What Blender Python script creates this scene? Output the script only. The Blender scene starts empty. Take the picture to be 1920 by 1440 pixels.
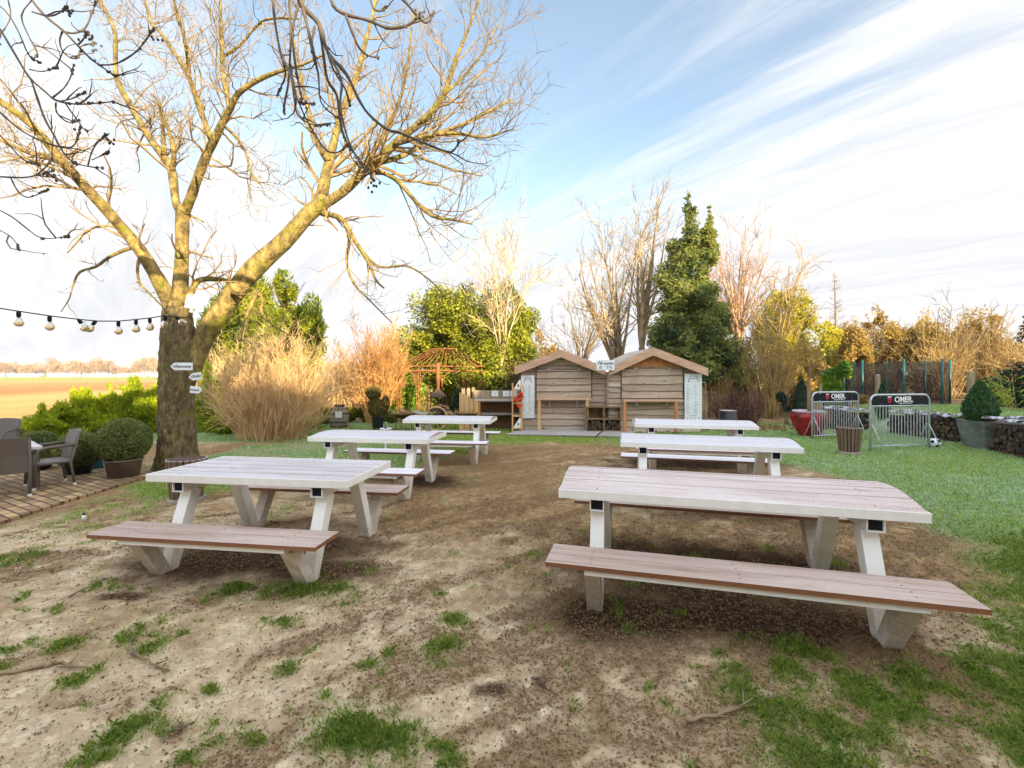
import bpy, math, random
import numpy as np
from mathutils import Vector, Matrix
R = math.radians
sc = bpy.context.scene
col = sc.collection
H, F, HX, HY = 1.58, 853.33, 960.0, 703.0
def G(px, py, z=0.0):
    Y = F*(H-z)/(py-HY); return Vector(((px-HX)/F*Y, Y, z))
def A(px, py, Y):
    return Vector(((px-HX)/F*Y, Y, H-(py-HY)/F*Y))
def lin(*c):
    o = []
    for v in c:
        v /= 255.0
        o.append(v/12.92 if v <= .04045 else ((v+.055)/1.055)**2.4)
    return tuple(o)+(1.0,)

# ------------------------------------------------------------------ materials
def newmat(name):
    m = bpy.data.materials.new(name); m.use_nodes = True
    nt = m.node_tree; b = nt.nodes['Principled BSDF']
    return m, nt, b
def N(nt, t, **kw):
    n = nt.nodes.new(t)
    for k, v in kw.items():
        if k in n.inputs: n.inputs[k].default_value = v
        else: setattr(n, k, v)
    return n
def noise_fac(nt, scale, stretch=(1,1,1), detail=5, rough=.6, coord='Object', lo=.35, hi=.65):
    tc = N(nt, 'ShaderNodeTexCoord'); mp = N(nt, 'ShaderNodeMapping'); mp.inputs['Scale'].default_value = stretch
    nz = N(nt, 'ShaderNodeTexNoise'); nz.inputs['Scale'].default_value = scale; nz.inputs['Detail'].default_value = detail; nz.inputs['Roughness'].default_value = rough
    nt.links.new(tc.outputs[coord], mp.inputs['Vector']); nt.links.new(mp.outputs[0], nz.inputs['Vector'])
    mr = N(nt, 'ShaderNodeMapRange'); mr.inputs['From Min'].default_value = lo; mr.inputs['From Max'].default_value = hi
    nt.links.new(nz.outputs[0], mr.inputs['Value'])
    return mr.outputs[0]
def mixc(nt, fac, a, b):
    m = N(nt, 'ShaderNodeMix', data_type='RGBA')
    for s, i in ((fac, 0), (a, 6), (b, 7)):
        if hasattr(s, 'is_linked') or hasattr(s, 'links'): nt.links.new(s, m.inputs[i])
        else: m.inputs[i].default_value = s
    return m.outputs[2]
def math_(nt, op, a, b=0.0, clamp=False):
    m = N(nt, 'ShaderNodeMath', operation=op, use_clamp=clamp)
    for s, i in ((a, 0), (b, 1)):
        if hasattr(s, 'links'): nt.links.new(s, m.inputs[i])
        else: m.inputs[i].default_value = s
    return m.outputs[0]
def bump(nt, b, fac, strength=.4, dist=.01):
    bp = N(nt, 'ShaderNodeBump'); bp.inputs['Strength'].default_value = strength; bp.inputs['Distance'].default_value = dist
    nt.links.new(fac, bp.inputs['Height']); nt.links.new(bp.outputs[0], b.inputs['Normal'])
def mottled(name, c1, c2, scale=8, stretch=(1,1,1), rough=.7, metal=0.0, bmp=.2, c3=None, scale3=2.0, lo=.35, hi=.65, dist=.01):
    m, nt, b = newmat(name)
    f = noise_fac(nt, scale, stretch, lo=lo, hi=hi)
    c = mixc(nt, f, c1, c2)
    if c3: c = mixc(nt, noise_fac(nt, scale3, lo=.5, hi=.68), c, c3)
    nt.links.new(c, b.inputs['Base Color']); b.inputs['Roughness'].default_value = rough; b.inputs['Metallic'].default_value = metal
    if bmp: bump(nt, b, f, bmp, dist)
    return m
def frosted(name, c1, c2, frost, amount=.8, scale=6, stretch=(.15,3,3), lo=.3, hi=.7, rough=.6, streak=0.0):
    """wood or paint whose upward faces carry hoar frost"""
    m, nt, b = newmat(name)
    f = noise_fac(nt, scale, stretch, lo=.3, hi=.7)
    c = mixc(nt, f, c1, c2)
    g = N(nt, 'ShaderNodeNewGeometry'); s = N(nt, 'ShaderNodeSeparateXYZ'); nt.links.new(g.outputs['True Normal'], s.inputs[0])
    up = N(nt, 'ShaderNodeMapRange'); up.inputs['From Min'].default_value = .35; up.inputs['From Max'].default_value = .9
    nt.links.new(s.outputs[2], up.inputs['Value'])
    fr = noise_fac(nt, 2.2, (.5,1.6,1), lo=lo, hi=hi, detail=8)
    sp = noise_fac(nt, 130, lo=.40, hi=.60, detail=2)
    fr = math_(nt, 'MULTIPLY', math_(nt, 'ADD', math_(nt, 'MULTIPLY', fr, .75), math_(nt, 'MULTIPLY', sp, .25)), amount, True)
    k = math_(nt, 'MULTIPLY', up.outputs[0], fr, True)
    c = mixc(nt, k, c, frost)
    if streak:
        c = mixc(nt, math_(nt,'MULTIPLY',noise_fac(nt, 9, (.12,3.2,3), detail=8, lo=.50, hi=.66), streak), c, c1)
        c = mixc(nt, math_(nt,'MULTIPLY',noise_fac(nt, 4.2, (.9,1.6,1), detail=2, lo=.70, hi=.76), .7), c, lin(84,60,46))
    nt.links.new(c, b.inputs['Base Color']); b.inputs['Roughness'].default_value = rough
    bump(nt, b, f, .15, .004)
    return m
def leafmat(name, c1, c2, trans=.3, rough=.6):
    m, nt, b = newmat(name)
    at = N(nt, 'ShaderNodeAttribute', attribute_name='tint')
    c = mixc(nt, at.outputs['Fac'], c1, c2)
    nt.links.new(c, b.inputs['Base Color']); b.inputs['Roughness'].default_value = rough
    b.inputs['Specular IOR Level'].default_value = .25
    if trans:
        t = N(nt, 'ShaderNodeBsdfTranslucent'); nt.links.new(c, t.inputs[0])
        mx = N(nt, 'ShaderNodeMixShader'); mx.inputs[0].default_value = trans
        nt.links.new(b.outputs[0], mx.inputs[1]); nt.links.new(t.outputs[0], mx.inputs[2])
        nt.links.new(mx.outputs[0], nt.nodes['Material Output'].inputs['Surface'])
    return m
M = {}
M['paint'] = frosted('white_painted_steel', lin(242,240,232), lin(230,227,218), lin(226,226,230), .7, 14, (1,1,1))
m, nt, b = newmat('white_leg_paint')            # painted legs, sandy splashes close to the ground
tc = N(nt, 'ShaderNodeTexCoord'); sp = N(nt, 'ShaderNodeSeparateXYZ'); nt.links.new(tc.outputs['Object'], sp.inputs[0])
zz = N(nt, 'ShaderNodeMapRange'); zz.inputs['From Min'].default_value = .42; zz.inputs['From Max'].default_value = 0.0
nt.links.new(sp.outputs[2], zz.inputs['Value'])
spk = noise_fac(nt, 220, lo=.42, hi=.6, detail=3); blot = noise_fac(nt, 9, lo=.35, hi=.7)
k = math_(nt, 'MULTIPLY', zz.outputs[0], math_(nt, 'ADD', math_(nt, 'MULTIPLY', spk, .6), math_(nt, 'MULTIPLY', blot, .5)), True)
nt.links.new(mixc(nt, k, lin(248,246,238), lin(166,144,118)), b.inputs['Base Color']); b.inputs['Roughness'].default_value = .45
M['leg'] = m
M['legsand'] = mottled('sandy_leg_paint', lin(222,212,196), lin(168,150,128), 160, rough=.7, bmp=.1, c3=lin(222,214,202), scale3=7, lo=.38, hi=.62)
M['top'] = frosted('frosted_table_board', lin(150,116,100), lin(178,144,128), lin(222,212,208), 1.0, 5, lo=.10, hi=.66, streak=.55)
M['top1'] = frosted('frosted_flat_board', lin(150,128,118), lin(176,156,148), lin(208,204,207), 1.1, 5, lo=.08, hi=.58, streak=.5)
M['top2'] = frosted('heavily_frosted_board', lin(176,150,140), lin(196,176,168), lin(206,203,207), 1.25, 5, lo=.1, hi=.5, streak=.35)
M['bench'] = frosted('bench_board', lin(118,74,46), lin(150,102,70), lin(206,190,180), .95, 5, lo=.12, hi=.66, streak=.4)
M['bench2'] = frosted('frosted_bench_board', lin(128,92,74), lin(150,110,90), lin(228,222,226), 1.35, 5, lo=.12, hi=.45)
M['dark'] = mottled('dark_void', lin(14,14,16), lin(24,22,22), 5)
m, nt, b = newmat('weathered_boards')
f = noise_fac(nt, 3.0, (.4,1,7), lo=.34, hi=.66, detail=7); kn = noise_fac(nt, 5.5, (.8,1,1.6), lo=.66, hi=.74, detail=2)
att = N(nt, 'ShaderNodeAttribute', attribute_name='tint')
c = mixc(nt, att.outputs['Fac'], lin(218,200,178), lin(180,160,140)); c = mixc(nt, math_(nt,'MULTIPLY',f,.5), c, lin(140,118,98)); c = mixc(nt, math_(nt,'MULTIPLY',noise_fac(nt,1.3,lo=.5,hi=.7),.4), c, lin(140,112,80)); c = mixc(nt, kn, c, lin(64,46,34))
nt.links.new(c, b.inputs['Base Color']); b.inputs['Roughness'].default_value = .8; bump(nt, b, f, .35, .008); M['board'] = m
M['lapshade'] = mottled('lap_shadow_edge', lin(112,92,74), lin(74,58,46), 9)  # dark strip painted as the shadow line under each lapped board
M['board_gap'] = mottled('shed_inner_wall', lin(52,38,28), lin(36,26,20), 3)
M['fascia'] = mottled('fascia_board', lin(212,174,144), lin(184,146,118), 3, (.5,1,3), .7)
M['newwood'] = mottled('new_pale_wood', lin(214,176,124), lin(190,148,100), 4, (3,3,.4), .65)
M['orangewood'] = mottled('orange_wood', lin(206,142,86), lin(182,116,66), 4, (3,3,.4), .65)
M['brownwood'] = mottled('brown_wood', lin(124,84,52), lin(96,62,38), 4, (.5,2,2), .7)
M['greywood'] = frosted('grey_deck_wood', lin(150,140,128), lin(120,108,98), lin(214,212,212), .8, 4, lo=.25, hi=.75)
M['postwood'] = mottled('grey_post_wood', lin(170,150,122), lin(132,114,92), 4, (3,3,.4), .75)
M['cratewood'] = mottled('crate_wood', lin(142,112,76), lin(104,78,52), 5, (2,2,2), .75)
M['slat'] = frosted('bin_slat_wood', lin(128,104,84), lin(98,78,62), lin(205,208,210), .9, 5, (3,3,.4), lo=.2, hi=.5)
M['concrete'] = mottled('concrete', lin(168,156,140), lin(134,122,108), 7, bmp=.3, rough=.85)
M['greyplanter'] = mottled('zinc_grey_planter', lin(122,130,124), lin(92,98,92), 4, (1,1,2), .6, c3=lin(74,84,76))
M['white'] = mottled('white_sign', lin(236,239,240), lin(226,231,233), 3, bmp=0, rough=.5)
M['ink'] = mottled('sign_ink', lin(52,58,76), lin(44,50,66), 5, bmp=0)
M['inkpale'] = mottled('sign_pale_ink', lin(184,190,196), lin(168,176,184), 5, bmp=0)
M['galv'] = mottled('galvanised_steel', lin(196,202,206), lin(168,176,182), 12, rough=.4, metal=.35, bmp=.05)
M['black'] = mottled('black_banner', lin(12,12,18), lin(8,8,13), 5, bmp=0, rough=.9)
M['lettering'] = mottled('white_lettering', lin(240,240,240), lin(228,228,228), 5, bmp=0)
M['redlogo'] = mottled('red_shield', lin(206,50,64), lin(186,40,54), 5, bmp=0)
M['redpot'] = mottled('red_glaze', lin(172,20,38), lin(104,10,22), 4, (1,1,1.5), .22, bmp=.05, c3=lin(92,16,24))
M['frostrim'] = mottled('frosted_rim', lin(206,196,200), lin(170,150,158), 12)
M['blackplastic'] = mottled('black_plastic', lin(40,44,52), lin(28,30,36), 6, rough=.45, bmp=.05)
M['bluepot'] = mottled('dark_blue_plastic', lin(44,54,70), lin(32,40,54), 6, rough=.4, bmp=.05)
M['brownpot'] = mottled('taupe_plastic', lin(122,110,100), lin(98,88,80), 6, rough=.55, bmp=.08)
M['teal'] = mottled('teal_plastic', lin(14,98,102), lin(10,74,80), 5, rough=.4, bmp=0)
M['rust'] = mottled('rusty_iron', lin(166,104,62), lin(118,72,44), 9, rough=.85, bmp=.3)
M['darkiron'] = mottled('dark_iron', lin(92,62,46), lin(62,46,40), 9, rough=.7, bmp=.2)
M['weave'] = None
m, nt, b = newmat('woven_rattan')
tc = N(nt, 'ShaderNodeTexCoord'); wv = N(nt, 'ShaderNodeTexWave', wave_type='BANDS', bands_direction='Z'); wv.inputs['Scale'].default_value = 26; wv.inputs['Distortion'].default_value = .6
nt.links.new(tc.outputs['Object'], wv.inputs['Vector'])
nt.links.new(mixc(nt, wv.outputs['Fac'], lin(84,76,70), lin(118,107,98)), b.inputs['Base Color']); bump(nt, b, wv.outputs['Fac'], .5, .004)
M['weave'] = m
M['bark'] = mottled('mossy_ash_bark', lin(164,141,80), lin(80,67,40), 10, (1,1,.6), .85, bmp=.9, c3=lin(118,116,30), scale3=3.5, dist=.03)
M['trunkbark'] = mottled('dark_mossy_bark', lin(156,134,92), lin(78,64,42), 15, (1,1,.45), .9, bmp=1.0, c3=lin(112,110,42), scale3=6, dist=.05)
M['twig'] = mottled('ash_twig', lin(160,134,84), lin(98,80,54), 6, bmp=0)
M['darktwig'] = mottled('dark_twig', lin(96,82,66), lin(64,56,48), 9, bmp=.3)
M['bud'] = mottled('dark_buds', lin(64,48,54), lin(46,34,40), 9, bmp=0)
M['tan'] = mottled('tan_twig', lin(230,198,148), lin(182,146,102), 2.5, bmp=0)
M['orange'] = mottled('orange_twig', lin(220,172,104), lin(168,122,72), 2.5, bmp=0)
M['pale'] = mottled('pale_twig', lin(206,188,150), lin(170,148,112), 2, bmp=0)
M['pink'] = mottled('pinkish_twig', lin(194,160,126), lin(152,120,92), 2, bmp=0)
M['gold'] = mottled('golden_twig', lin(188,158,98), lin(134,108,66), 2, bmp=0)
M['greytwig'] = mottled('grey_tan_twig', lin(184,162,122), lin(118,100,74), 2, bmp=0)
M['redbrown'] = mottled('red_brown_twig', lin(116,74,56), lin(84,54,44), 3, bmp=0)
M['stem'] = mottled('grey_brown_bark', lin(150,128,96), lin(110,92,68), 6, (1,1,.5), bmp=.4)
M['thuja'] = leafmat('thuja_spray', lin(196,204,40), lin(124,146,30), .4)
M['conif'] = leafmat('golden_conifer_spray', lin(178,178,54), lin(104,124,40), .35)
M['cedar'] = leafmat('dark_conifer_spray', lin(164,166,80), lin(46,76,52), .3)
M['holly'] = leafmat('holly_leaf', lin(176,176,52), lin(66,86,30), .3, .45)
M['goldleaf'] = leafmat('golden_green_leaf', lin(222,204,62), lin(124,130,38), .35)
M['laurel'] = leafmat('laurel_leaf', lin(150,178,50), lin(78,122,38), .35, .4)
M['box'] = leafmat('boxwood_leaf', lin(150,152,84), lin(80,98,54), .25)
M['yew'] = leafmat('yew_leaf', lin(62,78,58), lin(40,56,46), .2)
M['topi'] = leafmat('topiary_leaf', lin(136,122,62), lin(100,94,46), .25)
M['brownleaf'] = leafmat('brown_green_leaf', lin(200,166,88), lin(118,102,52), .3)
M['cone'] = leafmat('clipped_box_leaf', lin(84,118,64), lin(46,80,48), .2)
M['yellowleaf'] = leafmat('yellow_leaf', lin(220,190,40), lin(196,160,30), .3)
M['litter'] = leafmat('dry_leaf', lin(176,128,84), lin(120,84,56), .2)
M['grass'] = leafmat('grass_blade', lin(204,216,112), lin(122,164,62), .45)
M['frostgrass'] = leafmat('frosted_grass_blade', lin(132,178,84), lin(206,222,186), .35)
M['bamboo'] = leafmat('bamboo_leaf', lin(170,180,70), lin(120,150,50), .4)

# ------------------------------------------------------------------ objects
def tag(o, label=None, cat=None, group=None, kind=None):
    if label: o['label'] = label
    if cat: o['category'] = cat
    if group: o['group'] = group
    if kind: o['kind'] = kind
    return o
def thing(name, label, cat, loc=(0,0,0), group=None, rotz=0.0):
    o = bpy.data.objects.new(name, None); o.empty_display_size = .1
    col.objects.link(o); o.location = loc; o.rotation_euler = (0,0,rotz)
    return tag(o, label, cat, group)
def rootloc(p):
    while p.parent: p = p.parent
    return Vector(p.location)
def link_mesh(name, me, mat, parent=None, origin=None):
    o = bpy.data.objects.new(name, me); col.objects.link(o)
    if mat and not me.materials: me.materials.append(mat)
    if parent: o.parent = parent
    if origin is not None: o.location = origin
    return o
class MB:
    def __init__(s): s.v = []; s.f = []; s.mi = {}; s.t = None
    def add(s, vs, fs):
        n = len(s.v); s.v.extend(tuple(v) for v in vs); s.f.extend(tuple(i+n for i in f) for f in fs)
    def box(s, c, d, m=None):
        x, y, z = d[0]/2, d[1]/2, d[2]/2
        vs = [Vector((i*x, j*y, k*z)) for i in (-1,1) for j in (-1,1) for k in (-1,1)]
        if m is not None: vs = [m @ v for v in vs]
        c = Vector(c)
        s.add([v+c for v in vs], [(0,1,3,2),(4,6,7,5),(0,4,5,1),(2,3,7,6),(0,2,6,4),(1,5,7,3)])
    def box2(s, a, b):
        s.box([(a[i]+b[i])/2 for i in range(3)], [abs(b[i]-a[i]) for i in range(3)])
    def beam(s, p0, p1, w, h, w2=None, h2=None, side=Vector((1,0,0))):
        """box from p0 to p1; w measured along side, h across"""
        p0, p1 = Vector(p0), Vector(p1); t = (p1-p0).normalized()
        a = (side - t*side.dot(t)).normalized(); n = t.cross(a)
        w2 = w if w2 is None else w2; h2 = h if h2 is None else h2
        q = []
        for p, ww, hh in ((p0,w,h),(p1,w2,h2)):
            q += [p-a*ww/2-n*hh/2, p+a*ww/2-n*hh/2, p+a*ww/2+n*hh/2, p-a*ww/2+n*hh/2]
        s.add(q, [(3,2,1,0),(4,5,6,7),(0,1,5,4),(1,2,6,5),(2,3,7,6),(3,0,4,7)])
    def tube(s, pts, rad, n=6, cap=True):
        pts = [Vector(p) for p in pts]
        if not isinstance(rad, (list, tuple)): rad = [rad]*len(pts)
        t = (pts[1]-pts[0]).normalized()
        a = t.orthogonal().normalized(); base = len(s.v)
        cs = [(math.cos(2*math.pi*i/n), math.sin(2*math.pi*i/n)) for i in range(n)]
        for i, p in enumerate(pts):
            if 0 < i < len(pts)-1: t = (pts[i+1]-pts[i-1]).normalized()
            elif i: t = (pts[i]-pts[i-1]).normalized()
            a = (a-t*a.dot(t)).normalized(); b = t.cross(a); r = rad[i]
            for c, d in cs: s.v.append((p.x+(a.x*c+b.x*d)*r, p.y+(a.y*c+b.y*d)*r, p.z+(a.z*c+b.z*d)*r))
        for i in range(len(pts)-1):
            k = base+i*n
            for j in range(n):
                j2 = (j+1) % n; s.f.append((k+j, k+j2, k+n+j2, k+n+j))
        if cap:
            s.f.append(tuple(base+j for j in range(n-1,-1,-1))); k = base+(len(pts)-1)*n
            s.f.append(tuple(k+j for j in range(n)))
    def lathe(s, prof, n=24, c=(0,0,0), m=None):
        base = len(s.v); c = Vector(c)
        for r, z in prof:
            for j in range(n):
                v = Vector((r*math.cos(2*math.pi*j/n), r*math.sin(2*math.pi*j/n), z))
                if m is not None: v = m @ v
                s.v.append(tuple(v+c))
        for i in range(len(prof)-1):
            k = base+i*n
            for j in range(n):
                j2 = (j+1) % n; s.f.append((k+j, k+j2, k+n+j2, k+n+j))
        s.f.append(tuple(base+j for j in range(n-1,-1,-1))); k = base+(len(prof)-1)*n
        s.f.append(tuple(k+j for j in range(n)))
    def prism(s, poly, y0, y1):
        """polygon in x,z (counter-clockwise seen from -y) extruded from y0 to y1"""
        n = len(poly)
        s.add([(x,y0,z) for x,z in poly]+[(x,y1,z) for x,z in poly],
              [tuple(range(n)), tuple(range(2*n-1,n-1,-1))]+[(i,i+n,(i+1)%n+n,(i+1)%n) for i in range(n)])
    def ball(s, c, r, n=10, k=7):
        if not isinstance(r, (tuple, list)): r = (r,r,r)
        m = Matrix.Diagonal((r[0],r[1],r[2]))
        s.lathe([(max(.02,math.sin(math.pi*i/k)), -math.cos(math.pi*i/k)) for i in range(k+1)], n, c, m)
    def build(s, name, mat, parent=None, smooth=False, local=False, origin=None):
        me = bpy.data.meshes.new(name)
        if parent is not None and not local:
            o = rootloc(parent); vs = [(v[0]-o.x, v[1]-o.y, v[2]-o.z) for v in s.v]
        elif origin is not None:
            o = Vector(origin); vs = [(v[0]-o.x, v[1]-o.y, v[2]-o.z) for v in s.v]
        else: vs = s.v
        me.from_pydata(vs, [], s.f); me.update()
        if s.t is not None:
            a = me.attributes.new('tint', 'FLOAT', 'POINT'); a.data.foreach_set('value', s.t)
        if s.mi:
            me.materials.append(mat); me.materials.append(M[s.mi['mat']])
            for i in s.mi['f']: me.polygons[i].material_index = 1
        if smooth:
            me.polygons.foreach_set('use_smooth', [True]*len(me.polygons))
        return link_mesh(name, me, mat, parent, origin if parent is None else None)
def copy_tree(o, parent=None):
    c = o.copy(); col.objects.link(c)
    if parent: c.parent = parent
    for ch in list(o.children): copy_tree(ch, c)
    return c
def bevel(o, w=.004, seg=2):
    md = o.modifiers.new('bevel', 'BEVEL'); md.width = w; md.segments = seg; md.limit_method = 'ANGLE'; md.angle_limit = R(40)
def lettering(body, size, mat, parent, loc, rotz=0.0, shear=0.0, tilt=0.0, depth=.002, align='CENTER', name='lettering', bold=0.0, sx=1.0):
    cu = bpy.data.curves.new('txt', 'FONT'); cu.body = body; cu.size = size; cu.align_x = align; cu.align_y = 'CENTER'
    cu.extrude = depth; cu.shear = shear; cu.offset = bold
    t = bpy.data.objects.new('txt', cu); col.objects.link(t)
    dg = bpy.context.evaluated_depsgraph_get(); dg.update()
    me = bpy.data.meshes.new_from_object(t.evaluated_get(dg))
    col.objects.unlink(t); bpy.data.objects.remove(t)
    me.transform(Matrix.Translation(Vector(loc)-rootloc(parent)) @ Matrix.Rotation(rotz,4,'Z') @ Matrix.Rotation(tilt,4,'Y') @ Matrix.Rotation(R(90),4,'X') @ Matrix.Diagonal((sx,1,1,1)))
    me.materials.clear()
    return link_mesh(name, me, mat, parent)

# ------------------------------------------------------------------ foliage
def np_mesh(name, verts, k, tint, mat, parent, origin):
    """verts (n,k,3): n separate k-gons"""
    n = len(verts); o = rootloc(parent) if parent is not None else Vector(origin)
    v = (verts.reshape(-1,3)-np.array(o)).astype(np.float32)
    me = bpy.data.meshes.new(name); me.vertices.add(n*k); me.vertices.foreach_set('co', v.ravel())
    me.loops.add(n*k); me.loops.foreach_set('vertex_index', np.arange(n*k, dtype=np.int32))
    me.polygons.add(n); me.polygons.foreach_set('loop_start', np.arange(0, n*k, k, dtype=np.int32))
    me.update(calc_edges=True)
    a = me.attributes.new('tint', 'FLOAT', 'POINT'); a.data.foreach_set('value', np.repeat(tint, k).astype(np.float32))
    return link_mesh(name, me, mat, parent, None if parent is not None else o)
def unit(v): return v/np.maximum(np.linalg.norm(v, axis=1, keepdims=True), 1e-9)
def clump(p, rng, freq):
    s = np.zeros(len(p))
    for _ in range(6):
        k = rng.normal(size=3)*freq; s += np.sin(p@k+rng.uniform(0,6.28))
    return s/6**.5
def leaf_faces(p, axis, size, rng, wid=.5, spread=.8):
    n = len(p); a = unit(axis+rng.normal(size=(n,3))*spread)
    b = unit(np.cross(a, rng.normal(size=(n,3)))); l = size*rng.uniform(.6,1.3,(n,1)); w = l*wid
    return np.stack([p-a*l, p+b*w-a*l*.1, p+a*l, p-b*w-a*l*.1], 1)
def foliage(name, lobes, n, size, mat, parent, seed, wid=.5, up=(0,0,.3), spread=.9, shell=.45, freq=3.0, gap=-.6, jag=.12, droop=0.0, flat=None):
    """leaf clumps through the volume of a few overlapping lobes [(centre, (rx,ry,rz))]"""
    rng = np.random.default_rng(seed)
    vol = np.array([r[0]*r[1]*r[2] for c, r in lobes])**.7; cnt = (n*vol/vol.sum()).astype(int)
    P, D = [], []
    for (c, r), k in zip(lobes, cnt):
        k2 = int(k*1.7); d = unit(rng.normal(size=(k2,3)))
        rr = shell+(1-shell)*rng.uniform(0,1,(k2,1))**.55
        rr *= 1+jag*clump(d*3, rng, .9)[:,None]
        P.append(np.array(c)+d*rr*np.array(r)); D.append(d)
    P = np.concatenate(P); D = np.concatenate(D)
    q = clump(P, rng, freq); keep = (q > gap) & (P[:,2] > .02)
    P, D, q = P[keep], D[keep], q[keep]
    ax = D*.6+np.array(up)-np.array((0,0,droop))
    f = leaf_faces(P, ax, size, rng, wid, spread)
    t = np.clip(.5+.22*clump(P, rng, freq*1.5)+rng.normal(size=len(P))*.2, 0, 1)
    return np_mesh(name, f, 4, t, mat, parent, (0,0,0))
def chain(p, d, L, r, rng, seg=5, up=.0, wob=.15, r_end=.35):
    pts = [Vector(p)]; d = Vector(d).normalized(); rad = [r]
    for i in range(seg):
        d = (d+Vector((rng.gauss(0,wob), rng.gauss(0,wob), rng.gauss(0,wob)+up))).normalized()
        pts.append(pts[-1]+d*(L/seg)); rad.append(r*(1-(1-r_end)*(i+1)/seg))
    return pts, rad
def along(pts, rad, t):
    k = min(int(t*(len(pts)-1)), len(pts)-2); f = t*(len(pts)-1)-k
    return pts[k].lerp(pts[k+1], f), (pts[k+1]-pts[k]).normalized(), rad[k]*(1-f)+rad[k+1]*f
def sprout(mb, pts, rad, rng, levels, start=.25):
    """levels: list of (count per metre, length lo, hi, angle deg, up, radius factor, min radius, wobble)"""
    if not levels: return
    den, lo, hi, ang, up, rf, rmin, wob = levels[0]
    L = sum((pts[i+1]-pts[i]).length for i in range(len(pts)-1))
    k = L*(1-start)*den; k = int(k)+(rng.random() < k-int(k))
    for _ in range(k):
        t = start+(1-start)*rng.random(); p, d, r = along(pts, rad, t)
        o = Vector((rng.gauss(0,1), rng.gauss(0,1), rng.gauss(0,1))); o = (o-d*o.dot(d)).normalized()
        a = R(ang*rng.uniform(.6,1.25)); dd = d*math.cos(a)+o*math.sin(a)
        ln = rng.uniform(lo, hi)*(1.15-.5*t); r2 = max(rmin, min(r*.8, r*rf))
        seg = 5 if len(levels) > 1 else 4
        q, s = chain(p, dd, ln, r2, rng, seg, up, wob)
        mb.tube(q, s, 4 if r2 > .012 else 3, False)
        sprout(mb, q, s, rng, levels[1:], .15)
SKYGAIN = (1.28,1.28,1.15,1); CLOUD = (3.7,3.7,3.75,1); CLOUD_THIN = (2.95,3.02,3.2,1); VEIL = .16; BOOST = 2.3; EXPO = 1.3; HAZE = .0003
# ------------------------------------------------------------------ camera, sky, sun
cam = bpy.data.cameras.new('camera'); cam.sensor_width = 36; cam.lens = 16; cam.clip_end = 6000; cam.clip_start = .05
cam.shift_y = -(720-HY)/1920
co = bpy.data.objects.new('camera', cam); col.objects.link(co); co.location = (0,0,H); co.rotation_euler = (R(90),0,0)
sc.camera = co
SUN_EL, SUN_AZ = R(18), R(30)       # sun behind the camera, 30 degrees to its right
to_sun = Vector((math.sin(SUN_AZ)*math.cos(SUN_EL), -math.cos(SUN_AZ)*math.cos(SUN_EL), math.sin(SUN_EL)))
sl = bpy.data.lights.new('sun', 'SUN'); sl.energy = 5.0; sl.angle = R(.5); sl.color = (1,.82,.52)
so = bpy.data.objects.new('sun', sl); col.objects.link(so); so.rotation_euler = to_sun.to_track_quat('Z','Y').to_euler(); so.location = (20,-30,30)
w = bpy.data.worlds.new('World'); sc.world = w; w.use_nodes = True; nt = w.node_tree
bg = nt.nodes['Background']; bg.inputs[1].default_value = .12
sky = N(nt, 'ShaderNodeTexSky', sky_type='NISHITA'); sky.sun_disc = False; sky.sun_elevation = SUN_EL
sky.sun_rotation = math.atan2(to_sun.x, to_sun.y); sky.altitude = 100; sky.air_density = 1.0; sky.dust_density = .6; sky.ozone_density = 1.2
tc = N(nt, 'ShaderNodeTexCoord'); sx = N(nt, 'ShaderNodeSeparateXYZ'); nt.links.new(tc.outputs['Generated'], sx.inputs[0])
zc = math_(nt, 'ADD', math_(nt, 'MAXIMUM', sx.outputs[2], 0.0), .22)
u = math_(nt, 'DIVIDE', sx.outputs[0], zc); v = math_(nt, 'DIVIDE', sx.outputs[1], zc)
cx = N(nt, 'ShaderNodeCombineXYZ'); nt.links.new(u, cx.inputs[0]); nt.links.new(v, cx.inputs[1])
def cl(scale, rot, stretch, detail, dist, off=(0,0,0)):
    mp = N(nt, 'ShaderNodeMapping'); mp.vector_type = 'TEXTURE'; mp.inputs['Rotation'].default_value = (0,0,rot); mp.inputs['Scale'].default_value = tuple(1/q for q in stretch); mp.inputs['Location'].default_value = off
    nz = N(nt, 'ShaderNodeTexNoise'); nz.inputs['Scale'].default_value = scale; nz.inputs['Detail'].default_value = detail; nz.inputs['Distortion'].default_value = dist; nz.inputs['Roughness'].default_value = .62
    nt.links.new(cx.outputs[0], mp.inputs[0]); nt.links.new(mp.outputs[0], nz.inputs['Vector']); return nz.outputs[0]
streak = cl(1.5, R(-42), (.34,1.7,1), 10, 1.0, (3.1,1.7,0))
fine = cl(4.5, R(-50), (.30,2.2,1), 9, .9, (1.3,.2,0))
big = cl(.8, R(-30), (.6,1.2,1), 4, .3, (7.7,2.1,0))
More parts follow.
